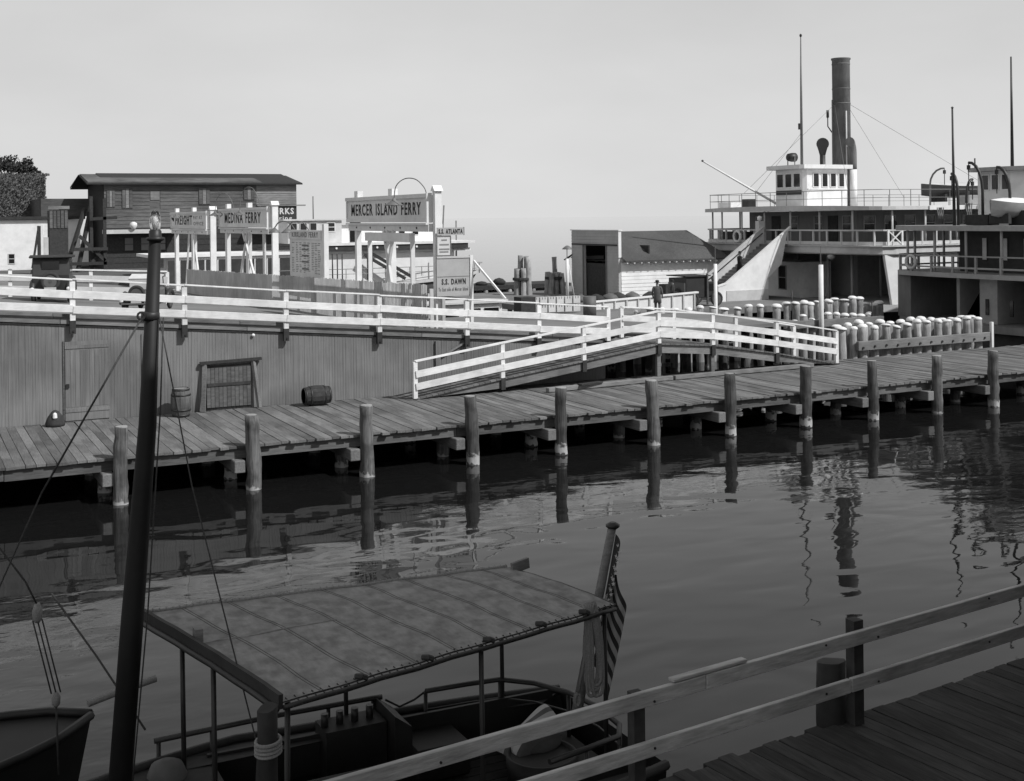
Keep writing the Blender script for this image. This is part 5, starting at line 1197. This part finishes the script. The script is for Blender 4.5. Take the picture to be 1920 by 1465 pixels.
# lacing along the near and far edge
mb = MB()
for k in range(46):
    u = (k+.5)/46; p = can(u, .012); q = can(min(1, u+.012), 0)+V(0, -.06, -.06); mb.tube([p+V(0, 0, .012), q], .007, 5)
mb.build('lacing', 'rope_dark', cn, kind='stuff')
mb = MB()
for k in range(60):
    u = (k+.5)/60; p = can(u, 1); mb.tube([p+V(0, -.02, .012), p+V(.02, .02, .036), p+V(.04, .05, 0)], .006, 5)
mb.build('lacing', 'rope', cn, kind='stuff')
for u in (.2, .385, .57, .74, .89): MB().tube([can(u, .0)+V(-.05, .03, .025), can(u, 0)+V(.0, -.03, .035), can(u, 0)+V(.06, .0, .0)], .03, 6).build('tie_knot', 'rope_dark', cn)
# front bow beam of the canopy
mb = MB()
for j in range(10): mb.beam(can(0, j/10)+V(-.02, 0, .0), can(0, (j+1)/10)+V(-.02, 0, .0), .05, .15)
mb.build('front_beam', 'boat_mid', cn)
box('beam_block', 'raw_rail', cn, 2.95, 3.04, 14.04, 14.18, 2.64, 2.86)
beam('end_batten', 'raw_rail', cn, can(.99, .92)+V(0, 0, .02), can(.99, .92)+V(.28, .06, .05), .05, .14)
# stanchions, pipe rails
for u, v, y in ((.02, .02, None), (.55, .01, None), (.05, .83, None), (.02, .5, None), (.52, .98, None), (.97, .97, None), (.3, .98, None), (.985, .05, None)):
    p = can(u, v); tube('stanchion', 'metal_dark', bt_, [(p.x+.01, min(max(p.y, 12.25), 15.2), .5), (p.x, p.y, p.z-.03)], .03, 8)
RR = [(2.7, 15.25), (4.2, 15.3), (5.5, 15.25), (5.62, 15.23)]
tube('hand_rail', 'metal_dark', bt_, [(x, y, 1.2) for x, y in RR], .035, 8)
tube('chain', 'metal_dark', bt_, [(5.66, 15.22, 1.16), (5.85, 15.2, 1.04), (6.05, 15.18, 1.1), (6.2, 15.14, 1.2)], .015, 6)
SR = [(6.2, 15.14), (6.8, 15.1), (7.25, 15.04), (7.6, 14.7), (7.85, 14.2), (7.95, 13.6), (7.9, 13.), (7.72, 12.72), (7.2, 12.6), (6.65, 12.5)]
tube('hand_rail', 'metal_dark', bt_, [(x, y, 1.2) for x, y in SR], .035, 8)
tube('lower_rail', 'metal_dark', bt_, [(x, y, .95) for x, y in SR], .012, 6)
for x, y in (SR[0], SR[2], SR[4], SR[6], SR[8], (2.75, 15.25), (3.4, 15.28), (4.2, 15.3), (4.9, 15.28), (5.5, 15.25)): tube('rail_post', 'metal_dark', bt_, [(x, y, .5), (x, y, 1.2)], .028, 8)
# mast with lamp
mt_ = tube('mast', 'mast_paint', bt_, [(2.1, 14.25, .7), (2.3, 14.27, 3.), (2.5, 14.3, 5.2), (2.605, 14.3, 7.28)], [.13, .125, .1, .068], 16)
MB().lathe((2.61, 14.3, 7.28), [(.06, -.02), (.1, 0), (.1, .03), (.07, .035), (.07, .1), (.055, .12)], 16).build('lamp_base', 'metal_dark', mt_, smooth=True)
MB().lathe((2.61, 14.3, 7.4), [(.058, 0), (.062, .05), (.062, .14), (.05, .19), (.025, .215), (.004, .22)], 16).build('lamp_glass', 'lamp_glass', mt_, smooth=True)
MB().lathe((2.61, 14.3, 7.41), [(.02, 0), (.03, .06), (.015, .14)], 8).build('filament', 'cap_white', mt_, smooth=True)
MB().lathe((2.545, 14.3, 6.42), [(.085, -.05), (.105, -.03), (.105, .03), (.085, .05)], 14).build('mast_band', 'metal_dark', mt_, smooth=True)
torus(MB(), (2.43, 14.22, 6.43), .04, .014, (1, 0, 0), (0, 0, 1), 10, 5).build('eye_ring', 'metal_dark', mt_)
tube('stay_rope', 'rope_dark', mt_, [(2.43, 14.22, 6.4), (1.35, 14.2, 4.55)], .012, 6); tube('stay_rope', 'rope_dark', mt_, [(1.35, 14.2, 4.55), (.9, 14.1, 3.6), (-.1, 14.0, 1.0)], .009, 6)
tube('stay_rope', 'rope_dark', mt_, [(2.63, 14.22, 6.4), (2.84, 13.6, 4.6), (3.35, 12.6, 1.7), (3.5, 12.3, .9)], .009, 6)
tube('halyard', 'rope_dark', mt_, [(2.68, 14.25, 6.4), (2.62, 14.2, 5.3), (2.45, 14.15, 3.1), (2.25, 14.1, 1.2)], .009, 6)
# things lying in the launch
tb_ = thing('tub', (7.23, 13.7, .31), 'round dark tub in the stern of the canopied launch', 'tub')
MB().lathe((7.2, 13.75, .31), [(.42, 0), (.46, .4), (.42, .4), (.4, .36)], 22).build('tub_wall', 'boat_dark', tb_, smooth=True)
MB().lathe((7.2, 13.75, .64), [(.4, 0), (.4, .03)], 22).build('tub_lid', 'boat_mid', tb_)
cs = thing('boat_cushion', (7.35, 14.2, .62), 'folded pale cushion with dark stripes heaped in the stern of the launch', 'cushion')
def cu(u, v):
    t, s_ = u*2-1, v*2-1
    return V(7.3, 14.2, .7)+V(t*.42, s_*.3+.1*t, .26*(1-t*t)**.5*(1-s_*s_)**.4+.16*t+.05*math.sin(5*u+3*v))
for k in range(6):
    v0, v1 = k/6, (k+1)/6
    MB().grid(lambda u, v: cu(u, v0+(v1-v0)*v), 14, 3).build('cushion_stripe', 'flag_light' if k % 3 else 'cloth_mid', cs, smooth=True)
MB().lathe((7.3, 14.2, .6), [(.36, 0), (.4, .1), (.3, .18)], 16).build('cushion_base', 'cloth_mid', cs, smooth=True)
sk = MB(); sk.lathe((2.75, 14.75, .85), [(.2, 0), (.24, .12), (.18, .26), (.05, .32)], 14); sk.build('canvas_bag', 'cloth_mid', None, smooth=True, label='rounded pale canvas bag on the foredeck of the launch by the mast', cat='bag')
# rope coil over the canopy corner
rc = thing('rope_coil', (7.55, 12.98, 1.8), 'pale rope coil hanging from the near stern corner of the canopy', 'rope')
for k in range(5):
    dx = .03*k; ln = .8+.06*((k*2) % 3)
    MB().tube(smooth([V(7.42+dx, 13.02-.01*k, 2.76), V(7.41+dx*.6, 12.95, 2.6), V(7.37+dx*.8, 12.93-.01*k, 2.2), V(7.38+dx*.7, 12.92-.01*k, 2.66-ln), V(7.46+dx*.5, 12.91-.01*k, 2.6-ln), V(7.54+dx*.5, 12.92-.01*k, 2.68-ln), V(7.55+dx*.6, 12.93, 2.25), V(7.5+dx*.7, 12.95, 2.6), V(7.45+dx, 13.02, 2.77)], 4), .021, 7).build('loop', 'rope', rc, smooth=True)
tl = tube('tail', 'rope', rc, [(7.42, 12.93, 2.4), (7.34, 12.92, 2.0), (7.28, 12.92, 1.75)], .02, 7); torus(MB(), (7.26, 12.92, 1.66), .07, .022, (.5, 0, .1), (0, 0, 1), 12, 6).build('eye', 'rope', tl)
# flagstaff and drooping flag
fs_ = thing('flagstaff', (7.72, 13.7, 1.2), 'slanting flagstaff at the stern of the launch', 'flagstaff')
tube('staff', 'raw_rail', fs_, [(7.68, 13.7, 1.1), (8.25, 13.7, 3.44)], [.07, .055], 14)
MB().lathe((8.26, 13.7, 3.45), [(.05, -.03), (.09, 0), (.09, .03), (.04, .06)], 12).build('staff_cap', 'metal_dark', fs_, smooth=True)
fl = thing('flag', (8.3, 13.65, 1.3), 'drooping flag with stars and stripes hanging from the slanting staff', 'flag')
S0, S1 = V(8.26, 13.67, 3.36), V(7.9, 13.67, 1.95)
def fg(u, v):      # u along the hoist (top to bottom), v along the fly; the cloth hangs in folds
    p = S0.lerp(S1, u); d = v
    q = p+V(.06*d+.03*math.sin(v*9+u*2), -.07*math.sin(v*11)-.06*d, 0)
    drop = (v**1.1)*(1.15-.35*u)
    q.z -= drop; q.x += .12*v*u+.05*math.sin(v*15+1)*.6+.04*v; return q
for k in range(13):
    u0, u1 = k/13, (k+1)/13; v0 = .42 if k < 7 else 0.
    MB().grid(lambda u, v: fg(u0+(u1-u0)*u, v0+(1-v0)*v), 2, 26).build('stripe', 'flag_dark' if k % 2 == 0 else 'flag_light', fl, smooth=True)
cnn = MB().grid(lambda u, v: fg(u*7/13, v*.42), 10, 14).build('canton', 'flag_dark', fl, smooth=True)
for i in range(5):
    for j in range(5):
        c = fg((i+.7)/13*1.25, .05+j*.08)+V(0, -.012, 0); mb = MB()
        mb.add([c+V(math.cos(R(90+36*q))*(.034 if q % 2 == 0 else .014), -.004, math.sin(R(90+36*q))*(.034 if q % 2 == 0 else .014)) for q in range(10)], [tuple(range(10))]); mb.build('star', 'cap_white', cnn)
# ---- neighbouring boat at the left with block and tackle
lb_ = thing('rowing_boat', (.6, 16.6, 0), 'dark bow of a neighbouring boat at the lower left corner', 'boat')
n = 12; mb = MB(); T2 = []
for i in range(n+1):
    t = i/n; x = -3.2+t*5.35; w_ = 1.25*(1-t**3.)**.7+.03; T2.append((x, w_, .85+.3*t*t))
for s_ in (-1, 1): mb.add([(x, 16.6+s_*w_, z) for x, w_, z in T2]+[(x-.3, 16.6+s_*w_*.7, -.3) for x, w_, z in T2], [(i, i+1, n+2+i, n+1+i) if s_ > 0 else (i+1, i, n+1+i, n+2+i) for i in range(n)])
mb.build('hull', 'mast_paint', lb_, smooth=True)
mb = MB(); mb.add([(x, 16.6-w_, z-.05) for x, w_, z in T2]+[(x, 16.6+w_, z-.05) for x, w_, z in T2], [(i, i+1, n+2+i, n+1+i) for i in range(n)]); mb.build('deck', 'mast_paint', lb_)
for s_ in (-1, 1): MB().tube([(x, 16.6+s_*w_, z) for x, w_, z in T2], .055, 6).build('gunwale', 'boat_dark', lb_, smooth=True)
mb = MB(); mb.tube([(2.15, 16.9, 1.18), (2.6, 17.0, 1.24), (3.05, 17.05, 1.3)], .05, 8); mb.build('mooring_rope', 'rope', lb_, smooth=True)
tk = thing('block_and_tackle', (1.4, 15., 2.), 'pale block and tackle hanging at the lower left', 'tackle')
MB().lathe((1.37, 15., 2.92), [(.025, 0), (.05, .03), (.058, .13), (.03, .22)], 10).build('block', 'rope', tk, smooth=True)
MB().lathe((1.56, 15., 1.92), [(.02, 0), (.045, .03), (.05, .11), (.02, .17)], 10).build('block', 'rope', tk, smooth=True)
for d in (-.05, 0, .05): tube('fall_rope', 'rope_dark', tk, [(1.37+d, 15., 2.95), (1.56+d, 15., 2.08)], .009, 5)
tube('hanging_rope', 'rope_dark', tk, [(1.37, 15., 3.12), (1.25, 15., 3.4), (.6, 15.2, 4.4)], .012, 5)
tube('hanging_rope', 'rope_dark', tk, [(1.56, 15., 1.94), (1.6, 15.2, 1.05)], .012, 5)
tube('mooring_line', 'rope_dark', None, [(1.75, 17.2, 2.6), (2.2, 16.4, 1.95), (2.62, 15.4, 1.3)], .014, 6, label='dark slack mooring line behind the boat mast', cat='rope')
# ---- mooring post with rope turns in front of the launch
mp_ = pile('mooring_post', 3.05, 11.35, 2.92, .1, 'boat_mid', zb=-1, top=False, label='dark mooring post with turns of rope at the bottom of the picture', cat='post')
for k in range(4): torus(MB(), (3.05, 11.35, 2.5+k*.035), .115, .018, (1, 0, .1), (0, 1, .05), 16, 6).build('rope_turn', 'rope', mp_)

# ================================================================== NEAR WHARF WITH RAW TIMBER RAILING
nw = thing('near_wharf', (9, 8.5, 2), kind='structure')
DIR = V(1, .112, 0).normalized(); NRM = V(-DIR.y, DIR.x, 0)
def nwp(s_, d, z): p = V(3., 9.43, 0)+DIR*s_+NRM*d; return V(p.x, p.y, z)
k = 0; s_ = 3.4
npl = []
while s_ < 13.5:
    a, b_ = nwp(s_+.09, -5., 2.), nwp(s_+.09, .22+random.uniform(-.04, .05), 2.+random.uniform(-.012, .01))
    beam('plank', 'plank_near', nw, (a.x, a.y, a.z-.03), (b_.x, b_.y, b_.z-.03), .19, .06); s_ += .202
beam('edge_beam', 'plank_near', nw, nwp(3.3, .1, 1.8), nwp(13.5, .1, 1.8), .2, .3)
for q in (4., 7., 10., 12.8):
    c = nwp(q, .0, 0); pile('support_pile', c.x, c.y, 1.64, .17, 'boat_mid', parent=nw)
nr = thing('near_railing', (7.5, 9.9, 2.), 'raw timber two-rail railing slanting across the lower right foreground', 'railing')
def rb(nm, s0, s1, z, d, h=.145, t=.055, e=0.): beam(nm, 'new_lumber', nr, nwp(s0, d, z), nwp(s1, d, z+e), t, h, bev=.006)
rb('rail_board', -1.2, 3.95, 2.97, -.05); rb('rail_board', 3.96, 9.6, 2.97, -.05)
rb('cap_board', 3.55, 4.5, 3.067, -.03, .032, .09)
rb('rail_board', 1.2, 5.98, 2.49, -.05); rb('rail_board', 6.0, 9.8, 2.49, -.05)
for q, zt, w2 in ((3.2, 3.0, .12), (6.2, 3.12, .13), (11.3, 3.1, .13)):
    c = nwp(q, .04, 0); box('post', 'dark_wood', nr, c.x-w2/2, c.x+w2/2, c.y-w2/2+.03, c.y+w2/2+.03, .6 if q < 4 else 2.0, zt)
for q, zt in ((6.1, 2.62),):
    c = nwp(q, .3, 0); pile('mooring_post', c.x, c.y, zt, .17, 'boat_mid', zb=-1, top=False, label='thick dark pile beside the near railing post at lower right', cat='post')
for q in (1., 3.3, 5.6, 6.4, 8.3):
    for z in (2.97, 2.49):
        c = nwp(q, -.085, z+random.uniform(-.04, .04)); MB().lathe(c, [(.012, .005), (.012, -.006)], 6, 'y').build('nail', 'metal_dark', nr)

# ================================================================== SHADE BUILDING (unseen, added to darken the near wharf and the launch)
bh = thing('shade_building', (18, -4, 2), 'unseen tall timber building added outside the frame at right to shade the foreground', 'building')
mb = MB(); boards(mb, 'y', 4.78, 6.3, 34, 2, 16.2, .3, .03); mb.build('siding', 'old_siding', bh, kind='stuff')
box('wall', 'old_siding', bh, 6.3, 34, -14, 4.78, 2, 16.2)
MB().pris_y([(5.9, 16.2), (34.4, 16.2), (20.2, 19)], -14.3, 5.1).build('roof', 'shingle', bh)
for x in (8, 11.5, 15, 18.5, 22, 25.5, 29):
    for z in (3.4, 7.2, 11.): window(bh, 'y', 4.74, x, x+1.2, z, z+1.8, 'offwhite', 'glass_dark', .1)
box('shade_building_deck', 'plank_near', bh, 6.2, 34, 4.8, 5.2, 1.7, 1.98)
